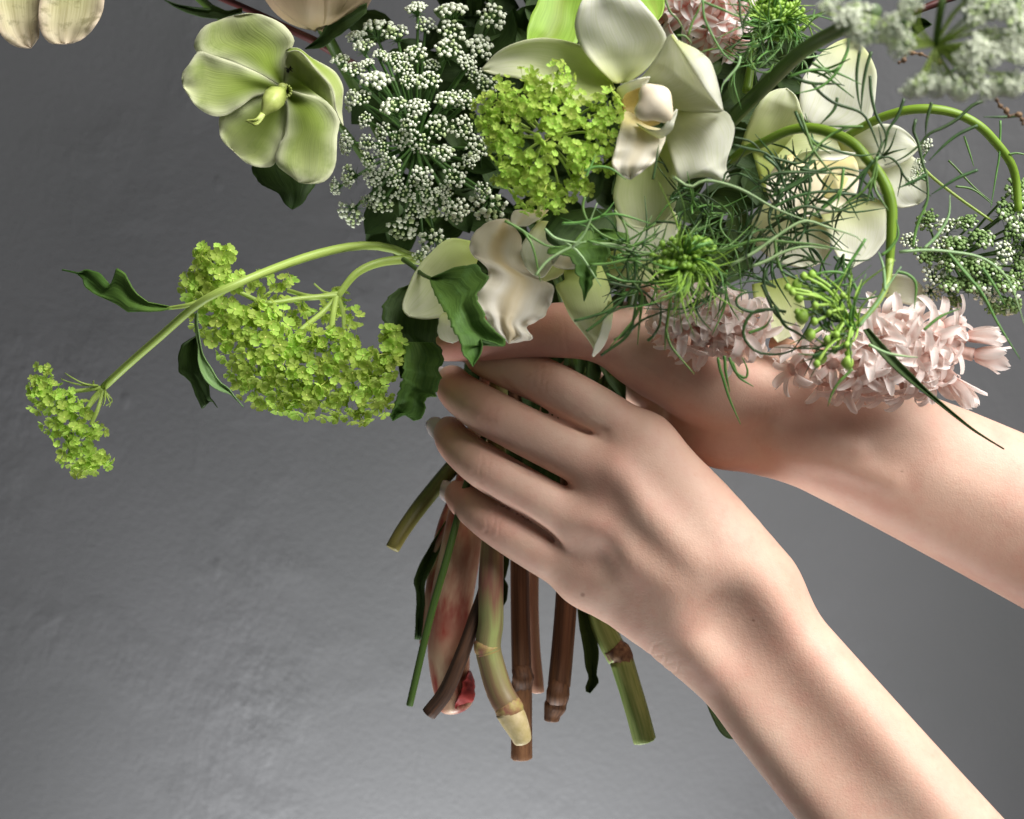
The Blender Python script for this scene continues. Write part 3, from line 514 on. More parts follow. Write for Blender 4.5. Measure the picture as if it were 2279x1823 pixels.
tube('stem', r, M['stem_dark'], 'P', [(706,40,-12),(760,140,5),(900,400,15),(1100,700,15)], [14,8,9], 20)

# ------------------------------------------------------------------ lace flowers (flat heads of many tiny white buds)
def lace_mesh(nm, nb, white, third='ammi_green'):
    b = MB(); gold = 2.39996
    for i in range(nb):
        rr = math.sqrt((i + .5) / nb); a = i * gold; x, y = rr * math.cos(a) + RNG.normal(0, .05), rr * math.sin(a) + RNG.normal(0, .06); z = .35 * (1 - rr * rr) + RNG.normal(0, .05); rb = RNG.uniform(.10, .178)
        V, F = ICO2; ph = np.arctan2(V[:, 1], V[:, 0]) + RNG.uniform(0, 6); rh = np.hypot(V[:, 0], V[:, 1]); V = V * (1 + .30 * rh * np.cos(5 * ph))[:, None] * np.array([1.08, 1.08, .72]) * rb; V = V @ np.array(quat_to(Vector((x * .7, y * .7, 1)) + Vector(RNG.normal(0, .25, 3)), 0).to_matrix()).T + np.array([x, y, z]); b.add(V, F, 1 if RNG.random() < white else 2)
        P = np.array([[0, 0, -.75], [x * .55, y * .55, -.25], [x * .95, y * .95, z - .08]]); V, F, U = tube_geo(catmull(P, 5), [.05, .04, .035, .035, .035], 4, False); b.add(V, F, 0)
        if i % 2 == 0:
            V, F = ICO1; b.add(V * rb * .6 + np.array([x * .9, y * .9, z - .16]), F, 2)
    for k in range(7):
        a = k * .9; P = np.array([[0, 0, -.75], [.35 * math.cos(a), .35 * math.sin(a), -.62], [.8 * math.cos(a), .8 * math.sin(a), -.72]]); V, F, U = tube_geo(P, [.04, .03, .01], 4, False); b.add(V, F, 0)
    return mesh(nm, b.V, b.F, [M['ammi_stalk'], M['ammi_white'], M[third]], None, True, b.M)
LW = [lace_mesh('umbellet_mesh', n_, .85) for n_ in (24, 28, 22)]; LG = [lace_mesh('umbellet_mesh', n_, .22, 'ammi_dark') for n_ in (34, 40)]
def lace(name, label, crop, base, items, d0, meshes, ctr, Rn, bulge, ray_w=3.0, group=None, stemto=None, rm='ammi_stalk'):
    t = thing(name, label, 'flower', W(*cv(crop, base[:2]), base[2]), group); off = wl(t); rays = MB(); sc = CROPS[crop][2]
    for i, it in enumerate(items):
        x, y, rx, ry = it[:4]; dx, dy = (x - ctr[0]) / Rn, (y - ctr[1]) / Rn; rho = min(1, math.hypot(dx, dy))
        d = d0 + bulge * (rho**2) + RNG.normal(0, 1.2); d = it[4] if len(it) > 4 else d
        p = W(*cv(crop, (x, y)), d); q = min(1, min(rx, ry) / max(rx, ry)); tl = math.sqrt(max(0, 1 - q * q)); h_ = math.hypot(dx, dy) + 1e-6
        ux, uy = (dx / h_, dy / h_)
        if rx > ry * 1.25: ux, uy = ux * .3, (-1 if dy < .35 else 1)
        elif ry > rx * 1.25: ux, uy = (-1 if dx < 0 else 1), uy * .3
        n = Vector((ux * tl, -q - .12, -uy * tl)) + Vector(RNG.normal(0, .12, 3)); n.normalize()
        o = obj('umbellet', random.choice(meshes), t, p - off, quat_to(n, RNG.uniform(0, 6)), max(rx, ry) / sc * S * .93 * (D + d * .001) / D)
        e = p - n * (max(rx, ry) / sc * S * .7 * (D + d * .001) / D); c0 = W(*cv(crop, base[:2]), base[2]); mid = (c0 + e) / 2 + Vector((ux * .002, .001, -uy * .002))
        V, F, U = tube_geo(catmull([c0, mid, e], 8), lin([ray_w * 1.15, ray_w], 8) * S, 6, False); rays.add(V, F, 0, U)
    o = rays.build('ray', M[rm], t); o['kind'] = 'stuff'
    if stemto: tube('stem', t, M['stem_dark'], crop, [(*base[:2], base[2])] + stemto, [8, 9, 9], 16)
    return t
A1 = [(860,70,110,60),(1125,110,105,85),(640,50,80,30),(700,160,75,55),(870,200,100,80),(400,170,110,38),(515,210,90,38),(850,315,105,75),(1040,300,100,80),(310,290,80,40),(165,380,70,42),(420,345,60,40),(500,370,70,50),(630,340,90,70),(250,440,80,40),(400,510,110,60),(330,400,60,35),(600,510,70,60),(720,510,90,70),(840,630,100,75),(500,670,100,60),(660,680,80,60),(235,630,35,80),(320,760,50,60),(430,830,65,60),(600,790,80,70),(780,800,90,75),(540,880,70,60),(660,900,80,70),(930,800,75,85),(1010,470,60,60),(1090,540,80,70),(200,900,45,80),(330,910,55,75),(810,970,90,70),(1020,930,90,80),(215,1110,50,85),(480,1040,80,70),(370,1120,75,70),(670,1120,85,70),(890,1110,85,80),(430,1270,90,70),(570,1220,75,50),(750,1310,90,60),(890,1330,80,90),(1060,1200,60,60),(1100,1300,130,90),(560,1440,110,60),(750,1530,110,80),(680,1620,70,36),(130,1180,40,60,-12),(230,1350,100,60,-12),(330,1270,50,40),(260,230,70,40,-14),(740,410,60,50,-30),(960,640,70,60),(300,620,70,50),(560,430,70,45),(420,940,60,55),(720,1220,70,55),(340,1010,50,60),(900,620,60,60),(980,1010,60,60),(640,1330,70,55),(500,1130,60,60),(820,1210,60,55),(960,400,70,55)]
lace('lace_flower', 'big white lace flower head between the hellebore and the green snowball', 'B', (640, 900, -18), A1, -52, LW, (640, 800), 620, 26, stemto=[(700,1200,0),(1000,1900,12)])
A2 = [(1560,310,70,60),(1680,340,75,50),(1800,320,70,45),(1900,420,80,60),(2050,260,90,80),(2100,390,80,80),(2120,530,80,80),(2030,500,80,70),(1950,600,90,60),(1750,450,90,50),(1650,450,80,50),(1560,520,80,60),(1600,640,80,60),(1700,700,90,60),(1820,700,90,60),(1930,760,90,60),(2050,700,90,70),(2120,640,80,70),(1580,760,80,50),(1850,590,90,60),(2060,830,90,50),(1450,430,60,60),(2110,110,80,80),(2140,210,80,70),(1700,560,90,60),(1900,680,90,50),(1720,800,60,40),(1980,840,60,40),(2200,450,90,80),(2220,600,90,80),(2230,750,90,80),(2180,300,80,80)]
lace('lace_flower', 'dark green half open lace flower head at the right edge', 'E', (1700, 560, -30), A2, -62, LG + LW[:1], (1900, 540), 480, 10, 2.4)
lace('lace_flower', 'tiny lace flower sprig in front of the right orchid petal', 'D', (1350, 1500, -70), [(1270,1420,55,60),(1340,1210,40,70),(1230,1500,60,40),(1290,1340,50,40)], -76, LW, (1350,1500), 300, 3, 2)
A3 = [(700,140,110,60),(790,300,60,110),(1060,240,60,110),(1120,390,50,90),(1195,60,60,90),(520,60,70,50),(1740,110,110,90),(1900,60,110,90),(2060,50,110,90),(2100,210,110,80),(2050,330,90,80),(1780,390,110,90),(1910,440,90,90),(1640,480,80,70),(1750,580,90,70),(1230,750,90,40),(1330,720,90,40),(1460,720,90,45),(1560,710,80,45),(1650,770,80,40),(1840,750,70,80),(1980,720,90,50),(2080,740,80,50),(1700,-90,120,80),(2150,480,80,60)]
lace('lace_flower', 'blurred white lace flower head nearest the camera in the upper right corner', 'D', (1420, 380, -185), [(a_[0] + dx_, a_[1] + dy_, a_[2] * 1.25, a_[3] * 1.3, (-205 if a_[0] < 1250 and a_[1] < 500 else -200) + k_ * 5) for a_ in A3 for k_, dx_, dy_ in ((0, 0, 0), (1, 60, -50))], -200, LW, (1500, 350), 700, 6, 1.5, stemto=[(1480,0,-190),(1560,-300,-180)], rm='stem')

# ------------------------------------------------------------------ snowball viburnum: clusters of tiny lime florets, each floret its own part
def floret_mesh():
    V = [(0, 0, 0)]; F = []; Mi = []
    for k in range(5):
        a = k * 1.2566 + RNG.normal(0, .1); r = RNG.uniform(.88, 1.1); b0 = len(V); z0 = RNG.uniform(.12, .5)
        for (rr, da, z) in ((.38, -.6, .35), (.78, -.62, 1.0), (1.03, -.3, 1.25), (1.03, .3, 1.25), (.78, .62, 1.0), (.38, .6, .35), (.58, 0, .25)):
            V.append((r * rr * math.cos(a + da), r * rr * math.sin(a + da), z0 * z))
        for i in range(5): F.append((b0 + 6, b0 + i, b0 + i + 1)); Mi.append(0)
        F.append((0, b0, b0 + 6)); F.append((0, b0 + 6, b0 + 5)); Mi += [0, 0]
    b0 = len(V); V += [(.16 * math.cos(i * 1.57), .16 * math.sin(i * 1.57), .08) for i in range(4)] + [(0, 0, .2)]; F += [(b0 + i, b0 + (i + 1) % 4, b0 + 4) for i in range(4)]; Mi += [1] * 4
    b0 = len(V); V += [(.09 * math.cos(i * 2.09), .09 * math.sin(i * 2.09), 0) for i in range(3)] + [(0, 0, -1.5)]; F += [(b0 + (i + 1) % 3, b0 + i, b0 + 3) for i in range(3)]; Mi += [1] * 3
    return mesh('floret_mesh', V, F, [M['viburnum'], M['viburnum_eye']], None, True, Mi)
FL = [floret_mesh() for _ in range(6)]
FA = []
for me in FL[:3]:
    FA.append((np.array([v.co[:] for v in me.vertices]), [tuple(p.vertices) for p in me.polygons]))
def snowball(label, crop, base, clumps, spine, Rr, d0, depthR, per, size, stalks, group='lime green snowball flowers'):
    t = thing('snowball_flower', label, 'flower', W(*cv(crop, base[:2]), base[2]), group); off = wl(t); sc = CROPS[crop][2]
    sp = np.array(spine, float); mass = MB(); stk = MB(); nf = 0; cand = []
    for (x, y, r, *dd) in clumps:
        j = np.argmin(np.hypot(sp[:, 0] - x, sp[:, 1] - y)); dx, dy = (x - sp[j, 0]) / Rr, (y - sp[j, 1]) / Rr; rho = min(.98, math.hypot(dx, dy)); zf = math.sqrt(1 - rho * rho)
        d = d0 + depthR * (1 - zf) + (dd[0] if dd else 0) + RNG.normal(0, .8); n0 = Vector((dx, -zf - .25, -dy)).normalized()
        cpos = W(*cv(crop, (x, y)), d); rad = r / sc * S * .93
        t1 = n0.orthogonal().normalized(); t2 = n0.cross(t1)
        m = max(4, int(per * (r / 70)**2))
        for i in range(m):
            q = math.sqrt((i + .4) / m); a = i * 2.4 + RNG.uniform(0, .8); lp = t1 * (q * rad * math.cos(a)) + t2 * (q * rad * math.sin(a)); bump = n0 * (rad * .55 * (1 - q * q))
            n = (n0 + lp / rad * .8 + Vector(RNG.normal(0, .42, 3))).normalized(); cand.append((cpos + lp + bump, n))
            for z in range(1 + (RNG.random() < .4)):
                lp2 = lp * RNG.uniform(.7, 1.1) - n0 * RNG.uniform(.002, .006); nn = (n + Vector(RNG.normal(0, .5, 3))).normalized(); q_ = quat_to(nn, RNG.uniform(0, 6)).to_matrix(); Vf, Ff = FA[RNG.integers(3)]
                mass.add((Vf * size * RNG.uniform(.8, 1.05)) @ np.array(q_).T + np.array(cpos + lp2), Ff)
        if not stalks or RNG.random() < .8:
            s0 = Vector(W(*cv(crop, (sp[j, 0] * .75 + x * .25, sp[j, 1] * .75 + y * .25)), d0 + depthR * 1.0)); V, F, U = tube_geo(catmull([s0, s0 * .45 + cpos * .55 + Vector((0, 0, .001)), cpos - n0 * .001], 6), lin([3.2, 2.2], 6) * S, 5, False); stk.add(V, F, 0, U)
    random.shuffle(cand)
    for k, (p, n) in enumerate(cand):
        if k < 298: obj('floret', random.choice(FL), t, p - off, quat_to(n, RNG.uniform(0, 6)), size * RNG.uniform(.68, 1.22))
        else:
            q_ = quat_to(n, RNG.uniform(0, 6)).to_matrix(); Vf, Ff = FA[RNG.integers(3)]; mass.add((Vf * size) @ np.array(q_).T + np.array(p), Ff)
    o = mass.build('floret_mass', M['viburnum'], t); o['kind'] = 'stuff'
    o = stk.build('pedicel', M['stem'], t); o['kind'] = 'stuff'
    for (pts, rad) in stalks: tube('stalk', t, M['stem'], crop, pts, rad, 26, 10)
    return t
VB = [(1540,430,60),(1340,450,45),(1190,510,50),(1400,530,80),(1530,560,80),(1650,600,50),(1180,640,100),(1050,680,75),(1300,660,90),(1430,690,90),(1850,640,90),(1880,770,90),(1800,850,80),(1860,950,70),(1820,1040,70),(1500,780,80),(1150,770,90),(1250,830,60),(1080,790,60),(1620,720,60),(1700,760,45),(1200,900,70),(1300,980,50),(1460,880,60),(1390,1050,80),(1250,1040,80),(1160,980,60),(1480,980,60),(1660,990,60),(1690,1070,60),(1300,1150,90),(1200,1120,70),(1430,1140,70),(1340,1260,80),(1460,1230,70),(1560,1260,80),(1650,1180,50),(1700,1180,50),(1420,1310,60),(1620,930,50),(1740,950,50),(1600,500,50),(1920,690,50),(1120,880,60)]
snowball('rounded lime green snowball flower beside the white orchid, in the middle of the bouquet', 'B', (1450, 1000, -60), VB, [(1460, 860)], 560, -100, 26, 7.6, .00158, [([(1450,1000,-62),(1420,1400,-20),(1350,1900,5)], [8, 9])])
VM = [(1060,180,85),(960,260,50),(1030,330,90),(1170,260,60),(1320,290,55),(950,340,45),(1130,135,32),(1010,150,40),(1100,240,70),(1090,420,80),(1000,490,55),(1150,450,90),(1260,440,80),(1330,440,70),(1440,420,80),(1500,425,45),(1080,560,60),(1170,560,80),(1290,540,90),(1400,520,60),(1140,650,60),(1270,640,80),(1370,630,90),(1480,600,80),(1560,570,80),(1640,590,65),(1700,550,60),(1760,600,45),(1200,760,60),(1290,740,80),(1400,720,90),(1520,720,90),(1620,680,90),(1740,690,80),(1820,720,80),(1900,640,55),(1960,530,42),(1985,610,40),(1960,700,50),(1890,760,70),(1215,830,50),(1320,850,80),(1430,850,90),(1540,820,90),(1660,800,90),(1780,820,90),(1880,850,70),(1400,900,60),(1500,910,70),(1620,920,75),(1740,945,62),(1820,960,45),(1930,910,55),(1440,290,45,12),(1650,420,70,14),(1760,450,60,14),(1700,350,40,14),(1560,470,60,12)]
snowball('long drooping lime green snowball flower left of the fingers', 'G', (1690, 355, -30), VM, [(1060,260),(1150,480),(1300,640),(1500,720),(1700,730),(1900,700)], 260, -58, 24, 6.0, .0023,
    [([(2170,205,-18),(2060,175,-22),(1900,190,-28),(1780,245,-32),(1690,355,-34)], [9,10,9,8]), ([(1690,355,-34),(1500,370,-40),(1330,390,-46),(1200,340,-48)], [6.5,6,5]), ([(1690,355,-34),(1610,440,-38),(1500,530,-48),(1440,600,-46)], [6.5,6,5]), ([(1680,360,-34),(1665,450,-40),(1655,540,-48)], [7,6.5]), ([(1690,360,-34),(1715,440,-30),(1720,520,-26)], [5,4.5]), ([(1690,350,-34),(1620,335,-32),(1570,295,-32)], [4,2,2]), ([(1690,345,-34),(1560,360,-36),(1440,330,-30)], [6,5])])
VL = [(215,725,42),(190,790,48),(240,800,60),(180,850,40),(250,860,60),(330,860,50),(200,910,48),(290,920,60),(390,890,48),(300,980,60),(250,1010,45),(400,960,60),(350,1040,60),(290,1060,42),(440,1020,55),(495,1030,38),(330,1120,55),(420,1110,60),(480,1140,48),(540,1180,32),(400,1190,55),(330,1175,38),(390,1235,30),(460,1195,45),(170,820,35)]
sl = snowball('small lime green snowball cluster on the arching stem at the far left', 'G', (510, 810, -20), VL, [(230,820),(300,950),(380,1080),(450,1150)], 130, -34, 12, 6.5, .0019,
    [([(2180,190,-14),(2060,160,-18),(1950,118,-22),(1820,104,-28),(1650,130,-38),(1450,190,-50),(1200,290,-66),(1000,390,-66),(800,560,-48),(650,690,-34),(520,810,-24)], [9,9.5,10,9.5,9,9,8.5]), ([(515,815,-24),(400,830,-26),(290,840,-28)], [5,4]), ([(515,820,-24),(470,870,-24),(430,930,-26)], [7,7,5]), ([(520,825,-24),(490,920,-28),(455,1000,-28)], [5,4.5])])
b = MB()
for p in ([(490,805,-25),(420,795,-30),(360,765,-30),(325,742,-28)], [(480,805,-25),(400,800,-30),(340,785,-29),(305,770,-28)], [(470,800,-25),(465,785,-28),(470,782,-30)], [(525,830,-25),(540,870,-28),(552,895,-28),(545,910,-28)], [(525,830,-25),(525,880,-30),(515,905,-30)], [(520,825,-25),(560,880,-20),(530,905,-24)]):
    V, F, U = tube_geo(path3('G', p, 10), lin([2.4,1.8,1.0], 10) * S, 5); b.add(V, F)
b.build('bract', M['stem'], sl)
o = sheet('leaf', sl, M['leaf'], 'G', [(860,412),(830,405),(740,388),(690,350),(660,310),(625,240),(580,214),(568,280),(550,300),(500,240),(430,222),(395,240),(310,224)], [(860,420),(800,432),(720,436),(640,438),(590,402),(530,374),(470,345),(420,310),(412,270),(380,243),(310,228)], [-60,-58,-54,-50,-46,-42], smooth=False, fold=-2.5, cup=-1, noise=1.2, nu=44)
tube('petiole', sl, M['stem'], 'G', [(1000,385,-65),(930,405,-64),(840,418,-60)], [6,5,4], 12)
o = sheet('leaf', sl, M['leaf_dark'], 'G', [(982,555),(940,580),(905,600),(888,660),(892,740),(925,760),(955,790),(975,850),(992,885),(1010,925),(1040,888),(1060,880),(1088,916)], [(986,555),(1000,640),(1012,740),(1045,800),(1050,860),(1088,916)], [-40,-40,-38,-36], smooth=False, fold=-2, noise=1.2, nu=44)
o = sheet('leaf', sl, M['leaf_under'], 'G', [(975,440),(974,520),(985,600),(998,720),(1038,790),(1100,832),(1150,850),(1217,912)], [(990,440),(992,520),(1012,640),(1052,710),(1100,785),(1140,815),(1165,850),(1217,912)], [-62,-60,-58,-58,-58], cup=1, noise=.8, nu=34)

# ------------------------------------------------------------------ orchids
def col_blob(parent, crop, pts, mat):
    """rounded body from overlapping balls (x, y, d, rx, ry, rd in px)"""
    G0 = [(W(*cv(crop, p[:2]), p[2]), p[3] / CROPS[crop][2] * S * .9) for p in pts]; P = np.array([g[0][:] for g in G0]); R = max(g[1] for g in G0) * 1.3; h = .0006
    lo = P.min(0) - R; n = np.ceil((P.max(0) + R - lo) / h).astype(int); ax = [(lo[i] + h * np.arange(n[i])).astype(np.float32) for i in range(3)]; G = [ax[0][:, None, None], ax[1][None, :, None], ax[2][None, None, :]]; f = None
    for c, r_ in G0:
        s = np.sqrt((G[0] - c[0])**2 + (G[1] - c[1])**2 + (G[2] - c[2])**2) - r_; f = s if f is None else smin(f, s, .002)
    V, Q = surface_nets(f, lo, h); V = laplace(V, Q, 2); return obj('column', mesh('column', V - np.array(wl(parent)), Q.tolist(), mat), parent)
o1 = thing('orchid', 'large white orchid facing the camera at upper centre', 'flower', W(*cv('C', (500, 900)), -75))
sheet('petal', o1, M['orchid_green'], 'B', [(1900,560),(1750,640),(1650,645),(1500,600),(1300,500),(1150,475),(1050,440)], [(1880,520),(1800,410),(1700,300),(1580,258),(1430,240),(1280,270),(1150,335),(1050,440)], [-76,-76,-74,-70], cup=3.5, noise=.8, thick=.45)
sheet('petal', o1, M['orchid'], 'C', [(290,800),(250,770),(120,640),(-10,480),(-80,330),(-82,180),(-25,20),(40,-80),(150,-150)], [(420,800),(620,640),(760,430),(785,340),(700,190),(600,70),(500,-30),(350,-130),(150,-150)], [-78,-80,-84,-88,-88], cup=1.5, noise=1.5, ruf=.7, rf=2, thick=.45, nu=36, nv=19)
sheet('petal', o1, M['orchid_green'], 'C', [(430,1400),(360,1500),(300,1750),(290,1950),(400,2150),(600,2200)], [(760,1250),(860,1500),(900,1750),(860,2000),(750,2140),(600,2200)], [-74,-72,-70,-68], cup=3, noise=.8, thick=.45)
sheet('petal', o1, M['orchid'], 'C', [(760,1150),(800,1350),(830,1500),(880,1650),(930,1755),(1050,1705),(1180,1700),(1300,1735)], [(800,1000),(1000,1010),(1330,1060),(1415,1150),(1440,1250),(1400,1440),(1360,1590),(1400,1730),(1300,1735)], [-78,-82,-88,-90,-86], cup=-3, noise=1.6, ruf=1.2, rf=2, thick=.45, nu=34, nv=19)
sheet('petal', o1, M['orchid'], 'C', [(420,860),(600,680),(740,480),(790,370),(850,328),(900,390)], [(700,1000),(900,1060),(1100,1075),(1330,1062),(1200,905),(1080,725),(940,490),(900,390)], [-78,-80,-84,-90,-96], cup=2, noise=1, thick=.45, nu=34, nv=19)
sheet('petal', o1, M['orchid'], 'C', [(835,345),(930,485),(1075,725),(1195,905),(1325,1065)], [(850,326),(905,390),(1080,478),(1200,580),(1250,700),(1300,900),(1335,1065)], [-97,-98,-98,-96,-90], tilt=3, cup=-2, thick=.45, nv=9)
lipo = sheet('lip', o1, M['orchid_lip'], 'C', [(470,1090),(380,1080),(340,1250),(300,1420),(270,1560),(330,1660),(440,1720)], [(560,1200),(640,1240),(760,1250),(780,1330),(740,1420),(690,1530),(560,1640),(440,1720)], [-84,-92,-98,-100,-96], cup=2, noise=1, ruf=.8, thick=.6, nu=30, nv=17)
sheet('side_lobe', lipo, M['orchid'], 'C', [(500,1180),(620,1245),(740,1240),(820,1130),(892,1050)], [(600,1290),(740,1330),(820,1270),(868,1180),(892,1050)], [-92,-98,-102,-102], tilt=1.5, cup=1)
sheet('side_lobe', lipo, M['orchid'], 'C', [(310,870),(340,830),(430,785),(560,748),(632,740)], [(370,960),(400,900),(490,860),(590,815),(632,740)], [-92,-98,-101,-100], tilt=2, cup=1)
sheet('side_lobe', lipo, M['orchid_throat'], 'C', [(360,900),(360,1000),(380,1080),(440,1160),(560,1230)], [(560,830),(640,900),(700,1050),(730,1180),(560,1230)], [-84,-82,-82,-84], cup=1)
col_blob(o1, 'C', [(620,900,-103,88),(730,930,-104,95),(745,1060,-104,95),(590,1065,-104,85),(680,990,-104,125),(790,1120,-103,48),(545,1070,-103,50),(650,960,-92,80)], M['orchid_column'])
tube('stem', o1, M['stem_dark'], 'C', [(500,1000,-72),(500,1300,-45),(300,2200,-5),(100,3300,10)], [14,10,10], 16)
o2 = thing('orchid', 'drooping white orchid with a ruffled lip resting over the thumb', 'flower', W(*cv('F', (1150, 420)), -60))
sheet('petal', o2, M['orchid_green'], 'F', [(560,290),(400,275),(250,395),(150,520),(72,700),(55,800),(100,855)], [(620,420),(560,600),(440,780),(370,850),(280,872),(180,872),(100,855)], [-44,-48,-52,-54], cup=2, noise=1, thick=.6)
sheet('petal', o2, M['orchid'], 'F', [(360,830),(330,860),(316,980),(350,1030),(430,1056)], [(440,830),(480,900),(485,1020),(430,1056)], [-56,-60,-63], cup=1)
sheet('petal', o2, M['orchid_lip'], 'F', [(1030,60),(900,60),(870,100),(870,170),(920,182)], [(1150,60),(1100,110),(1040,150),(990,175),(920,182)], [-60,-66,-70], cup=2)
sheet('petal', o2, M['orchid'], 'F', [(1080,140),(1000,230),(938,350),(950,430),(1000,510),(1050,555)], [(1250,150),(1260,250),(1240,380),(1180,470),(1110,560),(1050,555)], [-58,-62,-66,-66], cup=2.5, noise=.8)
sheet('petal', o2, M['orchid_green'], 'F', [(1100,430),(1060,520),(1070,600),(1200,570)], [(1250,430),(1290,480),(1280,520),(1200,570)], [-58,-60,-60], cup=1)
sheet('petal', o2, M['orchid_lip'], 'F', [(1280,330),(1180,420),(1180,470),(1250,500),(1300,500)], [(1420,330),(1420,430),(1400,480),(1350,500),(1300,500)], [-62,-66,-68], cup=2)
sheet('petal', o2, M['orchid_green'], 'F', [(1300,470),(1262,530),(1268,590),(1204,630),(1260,750),(1320,870),(1420,1000),(1490,1110),(1480,1158)], [(1540,470),(1590,590),(1620,740),(1626,850),(1595,990),(1555,1080),(1510,1135),(1480,1158)], [-66,-70,-74,-74,-72], cup=-2, noise=.8, thick=.6, nu=34)
sheet('petal', o2, M['orchid'], 'F', [(1600,740),(1565,850),(1540,960),(1500,1060),(1475,1150)], [(1628,740),(1630,850),(1600,990),(1560,1080),(1490,1156)], [-76,-78,-78,-75], tilt=1.5)
sheet('lip', o2, M['orchid_lip_white'], 'F', [(820,128),(740,135),(640,180),(572,270),(568,385),(640,440),(700,520),(675,600),(592,680),(608,770),(680,850),(695,930),(760,985),(830,1035),(850,1056)], [(850,130),(900,200),(935,260),(948,330),(950,430),(1000,520),(1100,590),(1190,640),(1170,750),(1120,850),(1050,895),(985,945),(1022,1000),(1005,1032),(850,1056)], [-60,-66,-70,-74,-78,-80,-78], cup=-1.5, noise=1.3, ruf=1.7, rf=6, thick=.6, nu=60, nv=27, jit=2)
tube('stem', o2, M['stem_dark'], 'F', [(1150,420,-54),(1250,700,-20),(1350,1300,0)], [10,10], 14)
o3 = thing('orchid', 'white orchid seen from the side behind the wispy green fronds at right', 'flower', W(*cv('D', (400, 1300)), -50))
sheet('petal', o3, M['orchid'], 'D', [(680,320),(560,370),(450,470),(325,650),(298,800),(315,950),(400,1045)], [(700,320),(770,350),(850,420),(925,560),(935,700),(900,950),(840,1040),(600,1085),(400,1045)], [-38,-42,-44,-44,-42], cup=3, noise=1, thick=.45)
sheet('petal', o3, M['orchid_green'], 'D', [(-190,1210),(-100,960),(0,800),(100,742),(190,733)], [(100,1300),(200,1180),(320,1010),(305,900),(262,790),(190,733)], [-46,-50,-54,-54], cup=2, noise=.7, thick=.45)
sheet('petal', o3, M['orchid_green'], 'D', [(-100,1250),(50,1150),(250,1090),(500,1100),(800,1200)], [(0,1600),(200,1500),(500,1420),(700,1350),(800,1200)], [-44,-44,-44], cup=2, noise=1)
sheet('petal', o3, M['orchid'], 'D', [(600,1150),(700,1080),(900,1030),(1100,1040),(1220,1130),(1285,1235)], [(700,1400),(900,1400),(1050,1390),(1180,1330),(1285,1235)], [-46,-50,-52,-52], cup=2, noise=1, thick=.45)
sheet('petal', o3, M['orchid'], 'D', [(800,1330),(900,1500),(1000,1630),(1120,1720),(1280,1692)], [(1000,1250),(1200,1280),(1330,1400),(1365,1550),(1345,1640),(1280,1692)], [-44,-48,-50,-48], cup=2, noise=1, thick=.45)
lp3 = sheet('lip', o3, M['orchid_lip'], 'D', [(350,1290),(200,1290),(80,1400),(20,1550),(100,1720),(300,1800)], [(600,1250),(740,1300),(790,1430),(760,1600),(600,1750),(300,1800)], [-52,-58,-64,-66], cup=3, ruf=2, rf=4, noise=1.5, nu=34, nv=19)
sheet('side_lobe', lp3, M['orchid'], 'D', [(250,1330),(350,1255),(600,1250),(760,1270)], [(260,1360),(400,1330),(620,1330),(760,1270)], [-66,-70,-70], cup=1)
sheet('side_lobe', lp3, M['orchid_yellow'], 'D', [(480,1500),(520,1450),(620,1430),(700,1480)], [(500,1640),(560,1650),(640,1600),(700,1480)], [-68,-70,-70])
sheet('petal', o3, M['orchid'], 'E', [(880,260),(930,350),(980,470),(1060,620)], [(1200,150),(1320,220),(1330,340),(1250,500),(1060,620)], [-46,-50,-54], cup=2, noise=1.2)
sheet('petal', o3, M['orchid'], 'E', [(560,200),(480,320),(500,450),(640,560),(800,600)], [(900,240),(960,380),(950,520),(880,580),(800,600)], [-44,-46,-46], cup=2, noise=1.2)
sheet('petal', o3, M['orchid'], 'E', [(1280,700),(1330,640),(1440,650),(1520,700),(1560,800)], [(1300,780),(1380,810),(1470,830),(1540,840),(1560,800)], [-48,-52,-54], cup=1)
sheet('petal', o3, M['orchid_green'], 'E', [(480,700),(500,820),(560,960),(640,1060)], [(760,640),(800,800),(800,960),(640,1060)], [-44,-46,-46], cup=2)
tube('stem', o3, M['stem_dark'], 'D', [(400,1400,-44),(100,1700,-20),(-900,3000,10)], [10,10], 14)
o4 = thing('orchid', 'half hidden cream orchid petals below the large white orchid', 'flower', W(1430, 560, -48))
sheet('petal', o4, M['orchid'], 'F', [(1650,20),(1640,150),(1660,260),(1700,380),(1760,480)], [(2000,20),(2100,80),(2140,180),(2080,320),(1760,480)], [-52,-56,-58], cup=2, noise=1)
sheet('petal', o4, M['orchid_green'], 'F', [(1560,380),(1590,480),(1640,580),(1760,640)], [(2000,300),(2040,420),(2000,560),(1760,640)], [-46,-50,-50], cup=2, noise=1)
tube('stem', o4, M['stem_dark'], 'P', [(1430,540,-44),(1400,700,-10),(1330,900,5)], [10,10], 14)

# ------------------------------------------------------------------ leaves among the flowers
t = thing('leaf', 'lobed dark green leaf hanging over the index finger and thumb tip', 'leaf', W(*cv('F', (265, 575)), -78))
sheet('blade', t, M['leaf'], 'F', [(255,575),(275,640),(300,700),(340,770),(382,830),(410,890),(430,960),(470,1010),(492,1060),(500,1110),(512,1150),(545,1180),(580,1232)], [(262,568),(350,530),(440,490),(520,480),(600,460),(650,520),(702,560),(650,640),(596,690),(640,780),(680,880),(720,940),(775,985),(822,1030),(815,1085),(740,1052),(690,1040),(640,1020),(652,1080),(645,1130),(580,1232)], [-64,-74,-80,-82,-82], smooth=False, fold=-3, noise=1.4, nu=70, nv=17, teeth=5, tn=11)
tube('petiole', t, M['stem_dark'], 'F', [(265,572,-64),(200,540,-55),(130,480,-48),(60,430,-40)], [4,5,6], 12)
t = thing('leaf', 'broad dark leaf between the drooping snowball flower and the fingertips', 'leaf', W(*cv('F', (120, 650)), -50))
